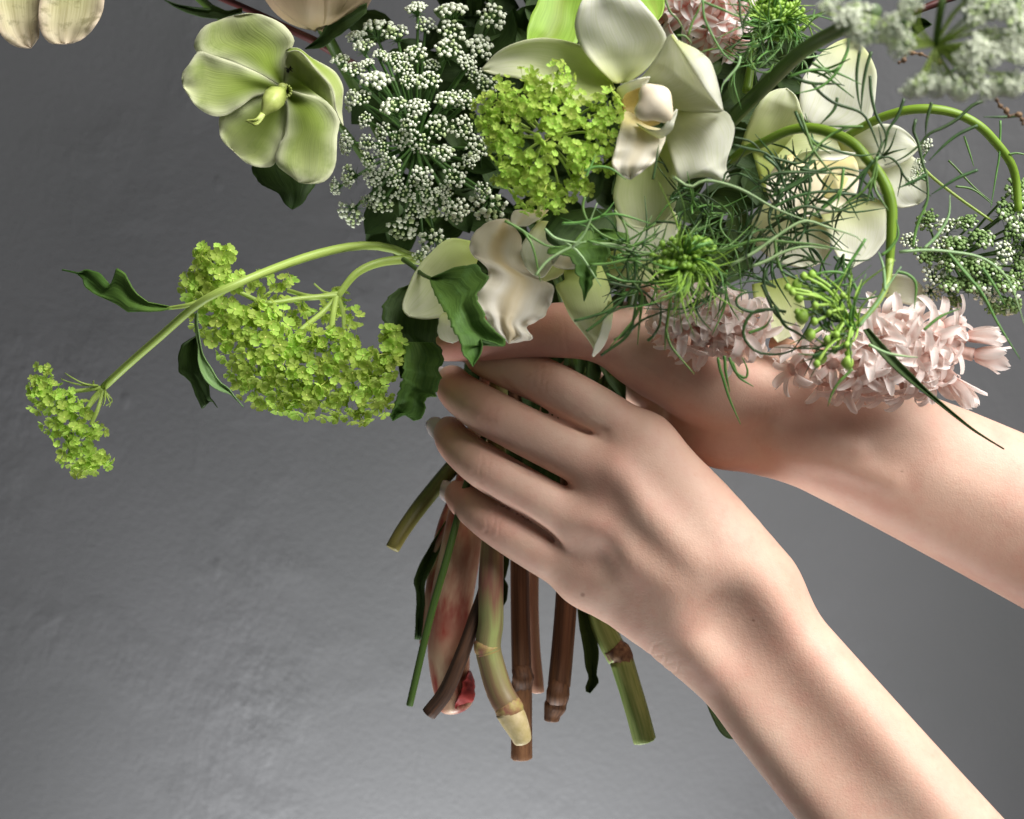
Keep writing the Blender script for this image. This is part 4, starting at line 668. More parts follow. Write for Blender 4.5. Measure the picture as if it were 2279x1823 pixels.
sheet('blade', t, M['leaf_dark'], 'F', [(100,620),(20,650),(-40,700),(-95,780),(-100,860),(-60,960),(-20,1060),(20,1160),(30,1260),(40,1320)], [(110,620),(250,760),(330,900),(310,1000),(300,1060),(360,1110),(330,1160),(350,1200),(300,1260),(40,1320)], [-40,-46,-50,-52], fold=-2, noise=1.2, smooth=False, nu=60, nv=15, teeth=5, tn=9)
sheet('blade', t, M['leaf'], 'F', [(60,1050),(70,1180),(60,1280),(40,1380),(10,1460),(-10,1540),(-40,1600),(-20,1640)], [(280,1050),(340,1110),(365,1180),(320,1260),(345,1330),(300,1420),(310,1460),(250,1450),(210,1500),(225,1560),(190,1620),(140,1645),(110,1600),(60,1600),(-20,1640)], [-52,-56,-56,-54], fold=-2.5, noise=1.8, smooth=False, nu=70, nv=15, teeth=6, tn=9)
t = thing('leaf', 'lobed green leaf directly under the rounded snowball flower', 'leaf', W(*cv('F', (1400, 200)), -84))
sheet('blade', t, M['leaf_dark'], 'F', [(1460,40),(1330,60),(1200,90),(1132,180),(1130,270),(1190,325),(1280,335)], [(1620,60),(1660,140),(1640,220),(1560,330),(1420,345),(1280,335)], [-76,-82,-86,-86], cup=-3, noise=1)
sheet('blade', t, M['leaf'], 'F', [(1400,220),(1320,320),(1230,330),(1140,350),(1140,385),(1240,390),(1310,410),(1345,470),(1352,530),(1380,560),(1375,600),(1400,650),(1415,742)], [(1560,200),(1640,210),(1740,240),(1762,310),(1700,270),(1640,310),(1600,330),(1610,380),(1585,440),(1520,470),(1500,520),(1505,560),(1475,580),(1480,620),(1450,660),(1415,742)], [-84,-90,-92,-92], smooth=False, fold=-2.5, noise=1.2, nu=70, nv=15, teeth=6, tn=9)
t = thing('leaf', 'bright lime leaf at the top edge left of the upright orchid petal', 'leaf', W(*cv('B', (1520, 0)), -40))
sheet('blade', t, M['lime_leaf'], 'B', [(1440,-160),(1410,0),(1360,110),(1340,240),(1360,300)], [(1660,-160),(1700,0),(1690,100),(1680,220),(1600,320),(1360,300)], [-42,-48,-54,-58], cup=2, fold=-2, noise=.8)
t = thing('leaf', 'yellow green leaf tucked behind the upright orchid petal at the top', 'leaf', W(*cv('C', (640, 0)), -50))
sheet('blade', t, M['lime_leaf'], 'C', [(420,-150),(520,0),(620,110),(700,200)], [(740,-150),(775,0),(750,130),(700,200)], [-48,-54,-60], cup=1.5)
t = thing('leaf', 'small dark pointed leaf against the wall under the red twig at upper right', 'leaf', W(*cv('D', (1100, 270)), -60))
sheet('blade', t, M['leaf_dark'], 'D', [(1000,230),(1110,200),(1200,168),(1310,150),(1392,203)], [(1010,340),(1130,380),(1200,340),(1290,270),(1392,203)], [-56,-62,-66], fold=-3)
t = thing('twig', 'short dark red twig crossing the upper right corner', 'stem', W(*cv('D', (1480, 10)), -70))
tube('stem', t, M['stem_red'], 'D', [(1180,125,-72),(1300,78,-72),(1480,10,-72),(1700,-70,-70)], [8,8,8], 12, lump=.1)
t = thing('grass_blade', 'long thin dark grass blade hanging down across the upper forearm', 'leaf', W(*cv('E', (1180, 980)), -92))
sheet('blade', t, M['leaf_dark'], 'E', [(1165,980),(1250,1110),(1400,1260),(1560,1385),(1800,1572),(1920,1650),(2032,1716)], [(1200,970),(1310,1090),(1440,1225),(1580,1365),(1810,1562),(1924,1644),(2034,1713)], [-92,-94,-92,-86,-76], fold=-1, nu=40, nv=7)
for lb, pts in (('tiny dry seed heads on a wire thin stalk below the blurred lace flower', [(1120,520),(1160,500),(1190,420),(1230,440),(1300,450),(1420,500),(1460,515)]), ('dry brown seed stalk hanging at the upper right edge', [(1930,830),(1960,880),(2010,920),(2030,960),(2110,950),(2150,1030),(2140,990)])):
    t = thing('seed_stalk', lb, 'seed stalk', W(*cv('D', pts[0]), -120)); b = MB()
    V, F, U = tube_geo(path3('D', [(*p, -120) for p in pts], 20), lin([2, 1.5], 20) * S, 5); b.add(V, F)
    b.build('stalk', M['seed'], t)
    for p in pts:
        V, F = ICO1; b = MB(); b.add(V * RNG.uniform(.0006, .0012) * RNG.uniform(.7, 1.2, 3) + np.array(W(*cv('D', p), -120)), F); b.build('seed', M['seed'], t)

# ------------------------------------------------------------------ hyacinths: florets with six recurved petals
def strap(nm, mat, L=1.0, Wd=.36, curl=1.0):
    V = []; U = []; nu, nv = 9, 5
    for i in range(nu):
        u = i / (nu - 1); a = 0.25 + curl * 1.7 * u**1.3; 
        x = .16 + L * (u * .75 if curl < .2 else math.sin(a) * .62 * (.25 + u * .85)); z = L * (.55 * u * (1.25 - curl * u * 1.15))
        wd = Wd * (.5 + .5 * math.sin(math.pi * min(1, u * .8 + .15))) * math.sqrt(max(.05, 1 - max(0, (u - .7) / .3)**2))
        for j in range(nv): c = j / (nv - 1) * 2 - 1; V.append((x, c * wd * .5 * 1.1, z + .09 * c * c - .02)); U.append((u, j / (nv - 1)))
    F = [(i * nv + j, i * nv + j + 1, (i + 1) * nv + j + 1, (i + 1) * nv + j) for i in range(nu - 1) for j in range(nv - 1)]
    return mesh(nm, V, F, mat, U)
def tube_me(nm, mat):
    P = np.array([[0, 0, -.95], [0, 0, -.6], [0, 0, -.2], [0, 0, .06]]); V, F, U = tube_geo(catmull(P, 9), lin([.1, .2, .19, .2, .22], 9), 10, True); return mesh(nm, V, F, mat, U)
HP = [strap('petal_mesh', M['hyacinth'], 1.22, .28, c) for c in (.9, 1.15, .7, 1.3)]; HB = strap('petal_mesh', M['hyacinth'], 1.0, .44, .1); HR = [strap('petal_mesh', M['hyacinth_red'], 1.25, .34, c) for c in (.8, 1.0)]
HT = tube_me('tube_mesh', M['hyacinth_tube'])
def hyacinth(label, crop, base, florets, scale, petals, axis, group=None, stem=None):
    t = thing('hyacinth', label, 'flower', W(*cv(crop, base[:2]), base[2]), group); off = wl(t)
    for f in florets:
        x, y, d, nx, ny, nz = f[:6]; s = scale * RNG.uniform(.9, 1.12); n = (Vector((nx, ny, -nz)) + Vector(RNG.normal(0, .1, 3))).normalized(); bud = len(f) > 6
        fo = obj('floret', HT, t, W(*cv(crop, (x, y)), d) - off, quat_to(n, RNG.uniform(0, 6)), s)
        for k in range(6):
            q = Quaternion((0, 0, 1), k * 1.0472 + RNG.normal(0, .08)) @ Quaternion((0, 1, 0), RNG.normal(-.02, .14) - (.62 if bud else 0)); obj('petal', HB if bud else random.choice(petals), fo, Vector((0, 0, 0)), q, RNG.uniform(.9, 1.12))
    if stem: tube('stem', t, M['pale_pink_stalk'], crop, stem, [16, 16, 14], 18)
    return t
H2 = []
for (x, y, nx, ny, nz, *bd) in [(720,1240,-1,-.5,.5),(830,1190,-.8,-.7,.2),(800,1120,-.6,-.7,-.5),(930,1320,-.4,-.5,1),(980,1200,-.2,-1,.2),(1060,1350,-.1,-.6,1),(1150,1260,.1,-1,.5),(1190,1380,0,-.4,1),(1320,1380,.1,-.5,1),(1300,1220,.1,-1,.2),(1460,1370,.3,-.5,1),(1430,1110,.1,-1,0),(1560,1300,.4,-.7,.7),(1560,1180,.4,-1,.2),(1650,1240,.8,-.6,.6),(1650,1120,.8,-.7,.1),(1400,960,0,-.8,-.6),(1290,900,-.3,-.6,-.8),(1260,1010,-.4,-1,-.2),(1520,930,.2,-.7,-.7),(1660,950,.5,-.6,-.5),(1600,1040,.3,-1,-.2),(1720,1050,.8,-.6,0),(1780,930,.9,-.4,-.4,),(1080,1110,-.2,-1,-.4),(1340,1060,0,-1,-.1),(1480,1230,.2,-1,.4),(1830,1020,1,-.4,-.1,1),(1880,1140,1,-.4,.25,1),(1740,1300,.8,-.4,.8,1),(1640,1340,.5,-.4,1),(1480,1020,.1,-1,-.3),(1200,1130,-.1,-1,-.2)]:
    x, y = 1235 + (x - 1250) * .95, 1112 + (y - 1120) * .92; H2.append((x, y, -58 - 16 * max(0, -ny - .3), nx, ny, nz, *bd))
hyacinth('pale pink hyacinth spike lying across the upper forearm at the right', 'E', (1000, 1150, -50), H2, .0110, HP, None, 'pale pink hyacinths', [(600,1050,-40),(1000,1150,-50),(1400,1130,-54),(1780,1090,-54)])
H1 = []
for (x, y, nx, ny, nz) in [(-60,930,-.9,-.5,.4),(-40,1010,-.7,-.5,.8),(40,1040,-.4,-.6,1),(180,870,-.1,-1,-.3),(140,1080,-.1,-.5,1),(70,940,-.3,-1,.3),(260,1080,.1,-.5,1),(340,1080,.3,-.6,1),(420,1060,.5,-.6,.8),(390,970,.3,-1,.2),(480,930,.8,-.7,.1),(530,970,.9,-.5,.4),(260,970,0,-1,.3),(330,860,.2,-.9,-.5),(130,860,-.2,-.9,-.5),(-90,860,-.9,-.5,-.1),(460,1010,.6,-.7,.5),(200,1040,0,-.8,.8),(430,850,.5,-.7,-.5),(20,850,-.4,-.8,-.5),(240,790,0,-.7,-.8)]:
    H1.append((x, y, -56 - 14 * max(0, -ny - .3), nx, ny, nz))
hyacinth('pale pink hyacinth spike resting on the upper wrist beside the thumb base', 'E', (230, 900, -50), H1, .0110, HP, None, 'pale pink hyacinths', [(230,900,-48),(100,800,-30),(-300,700,-5)])
H3 = [(x, y, -38 - 14 * max(0, -ny - .3), nx, ny, nz) for (x, y, nx, ny, nz) in [(960,20,-.6,-.7,-.3),(1230,110,0,-1,.1),(1230,300,-.2,-.6,.9),(1390,210,.5,-.8,.3),(1400,370,.3,-.5,1),(1050,100,-.5,-.9,.3),(1400,60,.5,-.8,-.2),(800,150,-.9,-.6,.4),(1180,-60,0,-.8,-.6),(950,-80,-.5,-.7,-.6),(1430,-80,.5,-.6,-.6)]]
hyacinth('white hyacinth with coral red stripes at the top edge', 'C', (1180, 0, -30), H3, .0118, HR, None, None, [(1180,-100,-24),(1150,300,-10),(1000,900,5)])

# ------------------------------------------------------------------ wispy green fronds (thread leaves), arching stems and bud heads
def frond(parent, mat, crop, threads, r=3.0, d=None, fork=0):
    b = MB()
    for pts in threads:
        n = 22; P = path3(crop, [(p[0], p[1], p[2] if len(p) > 2 else d) for p in pts], n); rr = lin([r, r * 1.05, r * .8, r * .25], n) * S * .82; V, F, U = tube_geo(P, rr, 6); b.add(V, F, 0, U)
        for k in range(fork):
            i = int(RNG.integers(5, 17)); T = (P[i + 1] - P[i - 1]); T /= np.linalg.norm(T); side = np.cross(T, [0, 1, 0]) * (1 if RNG.random() < .5 else -1); L = RNG.uniform(.006, .016)
            Q = [P[i], P[i] + (T * .8 + side * .35) * L * .5 + [0, RNG.normal(0, .001), 0], P[i] + (T * 1.0 + side * .75) * L + [0, RNG.normal(0, .003), 0]]; V, F, U = tube_geo(catmull(Q, 8), lin([r * .85, r * .7, r * .25], 8) * S, 5); b.add(V, F, 0, U)
    return b.build('frond', mat, parent)
def D_(pts, d): return [(*p, d) for p in pts]
f1 = thing('fennel', 'thick olive stem rising to the right behind the large orchid', 'stem', W(*cv('C', (1450, 1150)), -70))
tube('stem', f1, M['stem_dark'], 'C', [(1380,1190,-72),(1470,1090,-74),(1700,860,-80),(2000,570,-100),(2200,420,-120),(2420,300,-140),(2800,100,-160)], [17,17,17,16], 30, 12)
tube('stem', f1, M['stem_green'], 'C', [(1560,880,-74),(1590,700,-72),(1620,520,-70),(1680,360,-68)], [11,9,8], 16)
f2 = thing('fennel', 'green stem arching over the right orchid and down to the fringed bud head', 'stem', W(*cv('D', (-180, 1250)), -72))
tube('stem', f2, M['stem_green'], 'D', [(-260,1330,-66),(-180,1260,-72),(0,1180,-80),(200,1085,-86),(380,1062,-90),(560,1100,-94),(740,1190,-98),(850,1310,-100),(960,1450,-100),(1030,1600,-100),(1060,1750,-100),(1055,1950,-100),(1046,2100,-100),(1040,2200,-100)], [10.5,11,11.5,12,12,13.5,11.5,9], 50, 12, lump=.06)
f3 = thing('fennel', 'thinner green stem looping over to the right edge of the picture', 'stem', W(*cv('D', (860, 1030)), -56))
tube('stem', f3, M['stem_green'], 'D', [(700,1120,-50),(860,1030,-56),(1000,965,-60),(1200,912,-64),(1400,905,-66),(1600,945,-66),(1780,1040,-66),(1920,1180,-64),(2040,1340,-62),(2090,1500,-60),(2110,1750,-60)], [9,10.5,10,9.5,8.5], 44, 12, lump=.05)
tube('stem', f3, M['stem'], 'E', [(1500,-60,-56),(1580,30,-58),(1750,165,-58),(1960,312,-58)], [4,3.5,3], 16, 8)
for th in ([[(400,690),(480,780),(600,860),(800,930),(880,1040),(970,1270),(1010,1340)]], [[(890,430),(850,560),(820,730),(805,930)], [(800,390),(770,600),(780,800),(810,930)]], [[(880,630),(890,780),(930,950),(1010,1110),(990,1270)], [(1160,820),(1110,960),(1030,1080),(1010,1200),(980,1280)]], [[(610,810),(580,910),(470,1030)]], [[(260,920),(320,1060),(400,1160),(550,1230),(770,1290),(960,1270)]], [[(1810,840),(1720,880),(1600,990),(1480,1060),(1370,1110),(1280,1210),(1150,1310),(1000,1370)], [(1390,850),(1350,1000),(1340,1120)]], [[(1770,1040),(1620,1110),(1500,1200),(1370,1330)]], [[(1260,990),(1240,1080),(1280,1190),(1310,1330),(1350,1480),(1350,1650),(1310,1725)]], [[(1770,1410),(1600,1480),(1390,1610)], [(1340,1450),(1250,1500),(1110,1560)]], [[(230,640),(400,690),(600,695),(670,710)]], [[(300,1400),(450,1420),(640,1390),(860,1440)], [(0,1480),(150,1430),(420,1430),(700,1440)]], [[(0,1290),(120,1400),(180,1560),(260,1670)]], [[(0,1280),(160,1330),(300,1350),(460,1240)]], [[(80,1620),(250,1540),(430,1430),(620,1330)]], [[(340,1700),(380,1560),(370,1430),(350,1330)]], [[(480,1725),(600,1620),(720,1610),(900,1640)]], [[(960,1290),(850,1400),(700,1560),(560,1680)]], [[(900,1330),(820,1480),(780,1640),(760,1725)]]):
    frond(f2, M['thread_dark'], 'D', th, 3.6, -104, 0)
for th in ([[(200,640),(350,590),(480,580),(620,610),(810,700)]], [[(700,320),(690,430),(620,570),(560,650),(450,730),(250,780)]], [[(940,1300),(900,1480),(850,1700)], [(930,1300),(930,1450),(880,1600)]], [[(820,1050),(700,1050),(540,1045)]], [[(400,520),(500,580),(570,650)]], [[(300,940),(350,1080),(400,1220),(480,1340),(620,1500)]], [[(660,1400),(640,1560),(600,1725)]]):
    frond(f2, M['thread_mid'], 'D', th, 3.4, -106, 1)
for th in ([[(1530,1330),(1600,1400),(1750,1560),(1900,1680)]], [[(1960,1000),(1960,1100),(1950,1300),(1930,1420),(1880,1725)]], [[(1660,1130),(1700,1250),(1740,1380)]], [[(1590,1545),(1700,1560),(1780,1600),(1900,1700)]], [[(2030,1280),(2100,1270),(2200,1290)]]):
    frond(f3, M['thread_mid'], 'D', th, 2.6, -64, 0)
frond(f3, M['thread_dark'], 'D', [[(2110,960),(2000,970),(1820,970)], [(1640,550),(1560,590),(1480,660)]], 3.0, -110)
for th, m_, d_ in (([[(0,40),(100,100),(200,60),(400,110),(600,220),(740,280),(860,320)]], 'thread_light', -112), ([[(350,580),(500,500),(640,400),(800,310),(950,350),(1130,410),(1180,480)]], 'thread_light', -112), ([[(620,420),(640,560),(700,690),(760,760)]], 'thread_mid', -110), ([[(280,500),(500,430),(700,440),(900,460),(1150,520)]], 'thread_mid', -108), ([[(1390,500),(1550,490),(1700,500),(1900,540),(2050,660),(2120,830),(2165,970)]], 'thread_light', -108), ([[(1690,505),(1800,640),(1900,760),(2000,950),(2135,1165)], [(1900,600),(1980,720),(2040,830)]], 'thread_mid', -108), ([[(1740,560),(1840,680),(1960,880)]], 'thread_mid', -106), ([[(600,300),(800,220),(1000,250),(1290,150)]], 'thread_dark', -108), ([[(660,620),(900,720),(1050,640),(1110,540),(1170,430)]], 'thread_dark', -110), ([[(880,745),(980,720),(1070,640),(1120,550)]], 'thread_dark', -112), ([[(560,860),(480,870),(400,840),(385,790),(430,755),(520,745)]], 'thread_dark', -106), ([[(690,870),(600,855),(490,870),(435,950),(432,1030),(500,1110),(580,1130),(680,1125),(800,1080),(920,1085)]], 'thread_dark', -106), ([[(560,600),(555,700),(600,800),(680,890)], [(540,700),(640,900),(780,960)]], 'thread_dark', -104), ([[(620,830),(680,950),(760,1000),(880,1080)]], 'thread_dark', -108), ([[(270,1150),(285,1230),(300,1270),(340,1400),(410,1562)]], 'thread_mid', -84), ([[(310,1140),(318,1230),(330,1300),(345,1360)]], 'thread_mid', -84), ([[(340,1150),(380,1240),(440,1275),(452,1225),(420,1150)], [(360,1180),(400,1270),(490,1330)]], 'thread_mid', -80), ([[(1100,1220),(1060,1260),(1010,1310),(970,1380),(948,1450)]], 'thread_mid', -108), ([[(1200,1070),(1300,1120),(1400,1140),(1500,1150)]], 'thread_light', -108), ([[(1140,960),(1240,830),(1310,720),(1400,590)], [(1300,740),(1290,600),(1260,500)]], 'thread_light', -112), ([[(1540,980),(1640,900),(1760,850)]], 'thread_mid', -104), ([[(1470,470),(1500,330),(1560,180),(1560,0)]], 'thread_mid', -100), ([[(1540,480),(1620,400),(1690,280),(1700,150)]], 'thread_light', -98), ([[(1280,520),(1330,480),(1380,400),(1370,300)], [(1370,620),(1440,640),(1490,700),(1480,850)]], 'thread_mid', -104), ([[(520,80),(620,20),(800,10),(900,15)]], 'thread_dark', -106), ([[(600,160),(800,40),(900,-60)], [(600,230),(780,150),(1000,130),(1250,190)]], 'thread_dark', -104), ([[(480,590),(560,560),(680,500),(800,470),(950,480)]], 'thread_light', -112), ([[(460,1000),(560,960),(600,900)]], 'thread_mid', -104), ([[(1180,420),(1090,560),(1000,680),(820,760)]], 'thread_mid', -110), ([[(1140,760),(1060,640),(900,630),(780,700)]], 'thread_mid', -110)):
    frond(f2, M[m_], 'E', th, 3.4, d_, 0)
f4 = thing('fennel_sprig', 'wispy fennel sprig spreading in front of the lobed leaf and drooping orchid', 'foliage', W(*cv('F', (1900, 420)), -96))
for th, m_ in (([[(820,140),(930,200),(1050,280),(1150,330),(1290,340)]], 'thread_mid'), ([[(1050,550),(1130,450),(1250,370),(1430,290)]], 'thread_light'), ([[(1420,-40),(1405,40),(1430,120),(1490,240)]], 'thread_mid'), ([[(1640,60),(1730,160),(1840,240)]], 'thread_mid'), ([[(1440,290),(1700,340),(1900,270),(2000,160)]], 'thread_mid'), ([[(1340,890),(1500,850),(1640,790),(1770,650),(1870,500)], [(1430,970),(1560,870),(1680,740)]], 'thread_dark'), ([[(1540,1150),(1740,1000),(1790,850),(1810,700),(1900,400)], [(1640,1035),(1740,985)]], 'thread_dark'), ([[(1580,540),(1700,590),(1850,600),(2050,620)]], 'thread_mid'), ([[(1750,600),(1740,450),(1770,350)]], 'thread_dark'), ([[(1460,470),(1600,460),(1750,430),(1880,430),(2050,440)]], 'thread_mid'), ([[(1480,310),(1650,320),(1800,370),(2000,380)]], 'thread_light'), ([[(1700,390),(1900,390),(2100,260)]], 'thread_mid'), ([[(1120,200),(1200,270),(1330,300),(1430,300)]], 'thread_light'), ([[(1250,160),(1400,150),(1550,100),(1640,0)]], 'thread_mid'), ([[(1880,210),(1950,150),(2040,145)]], 'thread_dark'), ([[(1780,600),(1850,700),(1830,900),(1815,1070)]], 'thread_mid'), ([[(2060,760),(2030,950),(2020,1110)]], 'thread_mid'), ([[(1600,600),(1800,640),(2000,600)]], 'thread_dark'), ([[(1900,500),(2000,620),(2050,700)], [(1890,1040),(1950,990)]], 'thread_dark')):
    frond(f4, M[m_], 'F', th, 3.2, -100, 1)
for th, m_ in (([[(1000,340),(1040,210),(1090,110),(1130,0)]], 'thread_mid'), ([[(780,0),(830,120),(900,190),(970,320)]], 'thread_mid'), ([[(1140,0),(1150,150),(1210,300),(1320,490),(1430,590),(1530,600)]], 'thread_mid'), ([[(1150,20),(1300,80),(1480,160),(1540,180)]], 'thread_mid'), ([[(1500,540),(1470,640),(1340,800),(1310,900)]], 'thread_light'), ([[(1490,0),(1500,150),(1530,330)], [(1580,110),(1540,200),(1520,330)]], 'thread_dark'), ([[(660,1725),(690,1560),(715,1390)]], 'thread_dark'), ([[(1450,1230),(1560,1250)], [(1440,1320),(1600,1360),(1700,1450)]], 'thread_dark'), ([[(890,340),(970,350),(1040,420)]], 'thread_mid'), ([[(20,1690),(80,1560),(110,1480)], [(0,1640),(120,1600),(260,1620),(400,1725)]], 'thread_mid'), ([[(1430,1390),(1550,1420),(1760,1480),(1900,1650)]], 'thread_dark')):
    frond(f4, M[m_], 'C', th, 2.8, -106 if m_ != 'x' else 0, 0)
# the denser tangle of thread leaves around the bud heads
def tangle(parent, crop, n, box, d, mats, Lr, r=2.8, down=0):
    for k in range(n):
        x = RNG.uniform(box[0], box[2]); y = RNG.uniform(box[1], box[3]); a = RNG.uniform(0, 6.28); ths = []
        for j in range(3):
            aa = a + RNG.normal(0, .5); L = RNG.uniform(*Lr); bend = RNG.normal(0, .8); pts = [(x, y, d + RNG.normal(0, 5))]
            for s_ in (.33, .66, 1): pts.append((x + L * s_ * math.cos(aa + bend * s_), y + L * s_ * math.sin(aa + bend * s_) + down * s_ * s_ * L, pts[0][2] + RNG.normal(0, 4)))
            ths.append(pts)
        frond(parent, M[random.choice(mats)], crop, ths, r, d, 1)
tangle(f2, 'E', 12, (420, 200, 1250, 620), -84, ['thread_dark'], (200, 420), 2.8)
tangle(f2, 'E', 16, (-60, 80, 420, 600), -84, ['thread_dark', 'thread_dark', 'thread_mid'], (160, 330), 2.6)
tangle(f2, 'E', 9, (250, 450, 900, 800), -92, ['thread_dark', 'thread_dark', 'thread_mid'], (160, 330), 2.8)
tangle(f4, 'F', 12, (1650, 250, 2150, 700), -88, ['thread_dark', 'thread_mid'], (140, 300), 2.3)
tangle(f1, 'C', 18, (1500, 150, 2100, 700), -86, ['thread_dark', 'thread_mid', 'thread_mid', 'thread_light'], (150, 380), 2.0)
tangle(f2, 'D', 9, (0, 1250, 950, 1725), -94, ['thread_dark'], (200, 420), 2.8)
# bud heads
def bud_head(label, crop, c, Rp, d, n, mat, fr, fmat, fl, group='green bud heads'):
    t = thing('bud_head', label, 'flower bud', W(*cv(crop, c), d), group); b = MB(); cc = np.array(W(*cv(crop, c), d)); R = Rp / CROPS[crop][2] * S * .9
    for i in range(n):
        v = RNG.normal(0, 1, 3); v /= np.linalg.norm(v); v[1] = -abs(v[1]); rr = R * RNG.uniform(.55, 1.0); V, F = ICO1; b.add(V * R * RNG.uniform(.07, .14) * RNG.uniform(.7, 1.3, 3) + cc + v * rr * np.array([1, .8, .85]), F)
        P = np.array([cc, cc + v * rr * .5, cc + v * rr * np.array([1, .8, .85])]); V, F, U = tube_geo(P, [R * .03] * 3, 4, False); b.add(V, F)
    o = b.build('bud_cluster', M[mat], t); o['kind'] = 'stuff'
    for k in range(fr):
        a = RNG.uniform(0, 6.28); th = []
        for j in range(3):
            aa = a + RNG.normal(0, .35); L = fl * RNG.uniform(.6, 1.1); th.append([(c[0], c[1], d), (c[0] + .5 * L * math.cos(aa), c[1] + .5 * L * math.sin(aa), d - 8), (c[0] + L * math.cos(aa + .3), c[1] + L * math.sin(aa + .3), d - 6 + RNG.normal(0, 4))])
        frond(t, M[random.choice(fmat)], crop, th, 2.0, d, 1)
bud_head('knobbly bright green bud head at the top beside the striped hyacinth', 'C', (1850, 190), 260, -80, 190, 'bud', 12, ['thread_mid', 'bud'], 420)
bud_head('fuzzy dark green bud head above the left pink hyacinth', 'E', (70, 560), 190, -104, 120, 'bud_dark', 20, ['thread_mid', 'bud_dark', 'bud_dark'], 260)
t = thing('bud_head', 'open spray of round green buds over the right pink hyacinth', 'flower bud', W(*cv('E', (1100, 960)), -110), 'green bud heads')
for i, (x, y, r) in enumerate([(760,700,32),(770,785,28),(790,900,42),(865,930,24),(840,1010,34),(905,1150,40),(1070,1185,38),(1065,1075,22),(945,1040,24),(990,1105,22),(730,750,22),(850,640,26),(800,650,24),(1040,770,20),(930,960,20),(870,830,22),(1000,1010,22),(700,720,22),(1075,1125,24),(880,1190,22),(955,875,18),(845,770,20),(760,870,20)]):
    b = MB(); V, F = ICO2; p = np.array(W(*cv('E', (x, y)), -114 + RNG.normal(0, 3))); V = V * (r / 2.7677 * S * .8) * np.array([1, 1, 1.1]) * (1 + .12 * np.cos(5 * np.arctan2(V[:, 0], V[:, 1]))[:, None]); b.add(V + p, F); o = b.build('bud', M['bud'], t)
    b = MB(); c0 = np.array(W(*cv('E', (1100, 960)), -108)); V, F, U = tube_geo(catmull([c0, (c0 + p) / 2 + np.array([0, -.002, .003]), p], 9), lin([3.6, 3, 3], 9) * S, 6); b.add(V, F); b.build('stalk', M['bud'], t)
for k in range(9):
    x, y = 1100 + RNG.normal(0, 40), 960 + RNG.normal(0, 40); th = []
    for j in range(3):
        aa = RNG.uniform(1.8, 5.0); L = RNG.uniform(130, 300); th.append([(x, y, -110), (x + .5 * L * math.cos(aa), y + .5 * L * math.sin(aa), -116), (x + L * math.cos(aa + .3), y + L * math.sin(aa + .3), -114)])
    frond(t, M[random.choice(['bud', 'thread_mid', 'thread_dark'])], 'E', th, 2.4, -110, 1)
tube('stem', t, M['stem'], 'E', [(1330,540,-100),(1315,680,-103),(1270,790,-106),(1180,900,-108),(1100,960,-108)], [9,7,6,6], 16)

# ------------------------------------------------------------------ cut stems below the hands
def stem(label, mat, pts, radii, crop='H', sides=12, name='cut_stem', **k):
    t = thing(name, label, 'stem', W(*cv(crop, pts[-1][:2]), pts[-1][2])); return t, tube('stalk', t, mat, crop, pts, radii, 40, sides, **k)
stem('short olive stem sticking out to the lower left of the fingertips', M['olive'], [(1000,-500,5),(720,-120,5),(560,90,2),(430,240,0),(300,400,-6),(215,520,-10),(165,605,-12)], [13,15,17,18,18,16])
stem('thin straight bright green stem, leftmost of the hanging stems', M['stem_dark'], [(800,-400,-14),(640,0,-18),(520,330,-22),(490,450,-24),(440,640,-26),(350,960,-26),(250,1388,-24)], [7,8,8.5,8])
stem('thick pink and cream stalk with a red blushed rounded end', M['pink_stalk'], [(700,-500,0),(620,0,-2),(540,420,-8),(500,640,-10),(455,900,-10),(445,1120,-10),(458,1290,-10),(474,1360,-10),(480,1382,-10)], [22,26,33,38,42,45,46,44,38], sides=18, lump=.03, dome=True, dome_k=.55, ridge=.035, ridge_n=4)
t = bpy.data.objects['cut_stem.002']
sheet('bruise', t, M['bruise'], 'H', [(545,1215),(520,1260),(500,1330),(478,1390),(486,1412)], [(552,1215),(572,1270),(574,1330),(545,1392),(486,1412)], [-15.5,-17,-17,-14], tilt=4, cup=-1, jit=2)
t, o = stem('rusty red strip of stalk behind the thin green stem', M['pink_stalk'], [(640,0,6),(480,380,4),(420,560,4),(370,800,4),(335,1000,4),(320,1080,4)], [14,20,22,18,10])
t, o = stem('thin dark brown stick slanting across the pink stalk', M['brown_dark'], [(720,400,-20),(640,760,-22),(575,960,-24),(510,1140,-26),(430,1320,-26),(345,1432,-26)], [11,14,15,15,16], ridge=.08, ridge_n=4, lump=.06)
t, o = stem('green stalk with a magenta node and pale cut end, in the centre of the stems', M['magenta_green'], [(700,-400,-18),(680,200,-22),(662,610,-26),(655,800,-28),(655,980,-28),(640,1090,-28),(660,1190,-28),(700,1320,-29),(745,1400,-30)], [20,21,21,22,24,28,28,29,31], sides=16)
tube('cut_end', t, M['cream_cut'], 'H', [(742,1410,-30),(775,1470,-30),(800,1525,-30),(812,1562,-30)], [31,30,26,21], 14, 16, dome=True, dome_k=.5)
tube('node', t, M['node'], 'H', [(648,1060,-28),(636,1090,-28),(645,1125,-28)], [23,30,28.5], 8, 16, lump=.04); tube('node', t, M['node'], 'H', [(728,1375,-30),(745,1402,-30),(754,1425,-30)], [30,33,31], 8, 16, lump=.05)
t, o = stem('longest brown woody stem, squared off at its cut end', M['brown'], [(780,-400,2),(790,200,0),(795,660,-4),(800,1000,-6),(806,1225,-8)], [18,20,20,21,22], sides=8, ridge=.06, ridge_n=5)
tube('node', t, M['brown'], 'H', [(804,1205,-8),(812,1250,-10),(806,1290,-8)], [22,24.5,23.5], 12, 9, lump=.06, ridge=.06, ridge_n=3); tube('lower_stalk', t, M['brown_light'], 'H', [(806,1280,-8),(806,1450,-8),(805,1650,-8)], [23,23,24], 14, 8, ridge=.06, ridge_n=5)
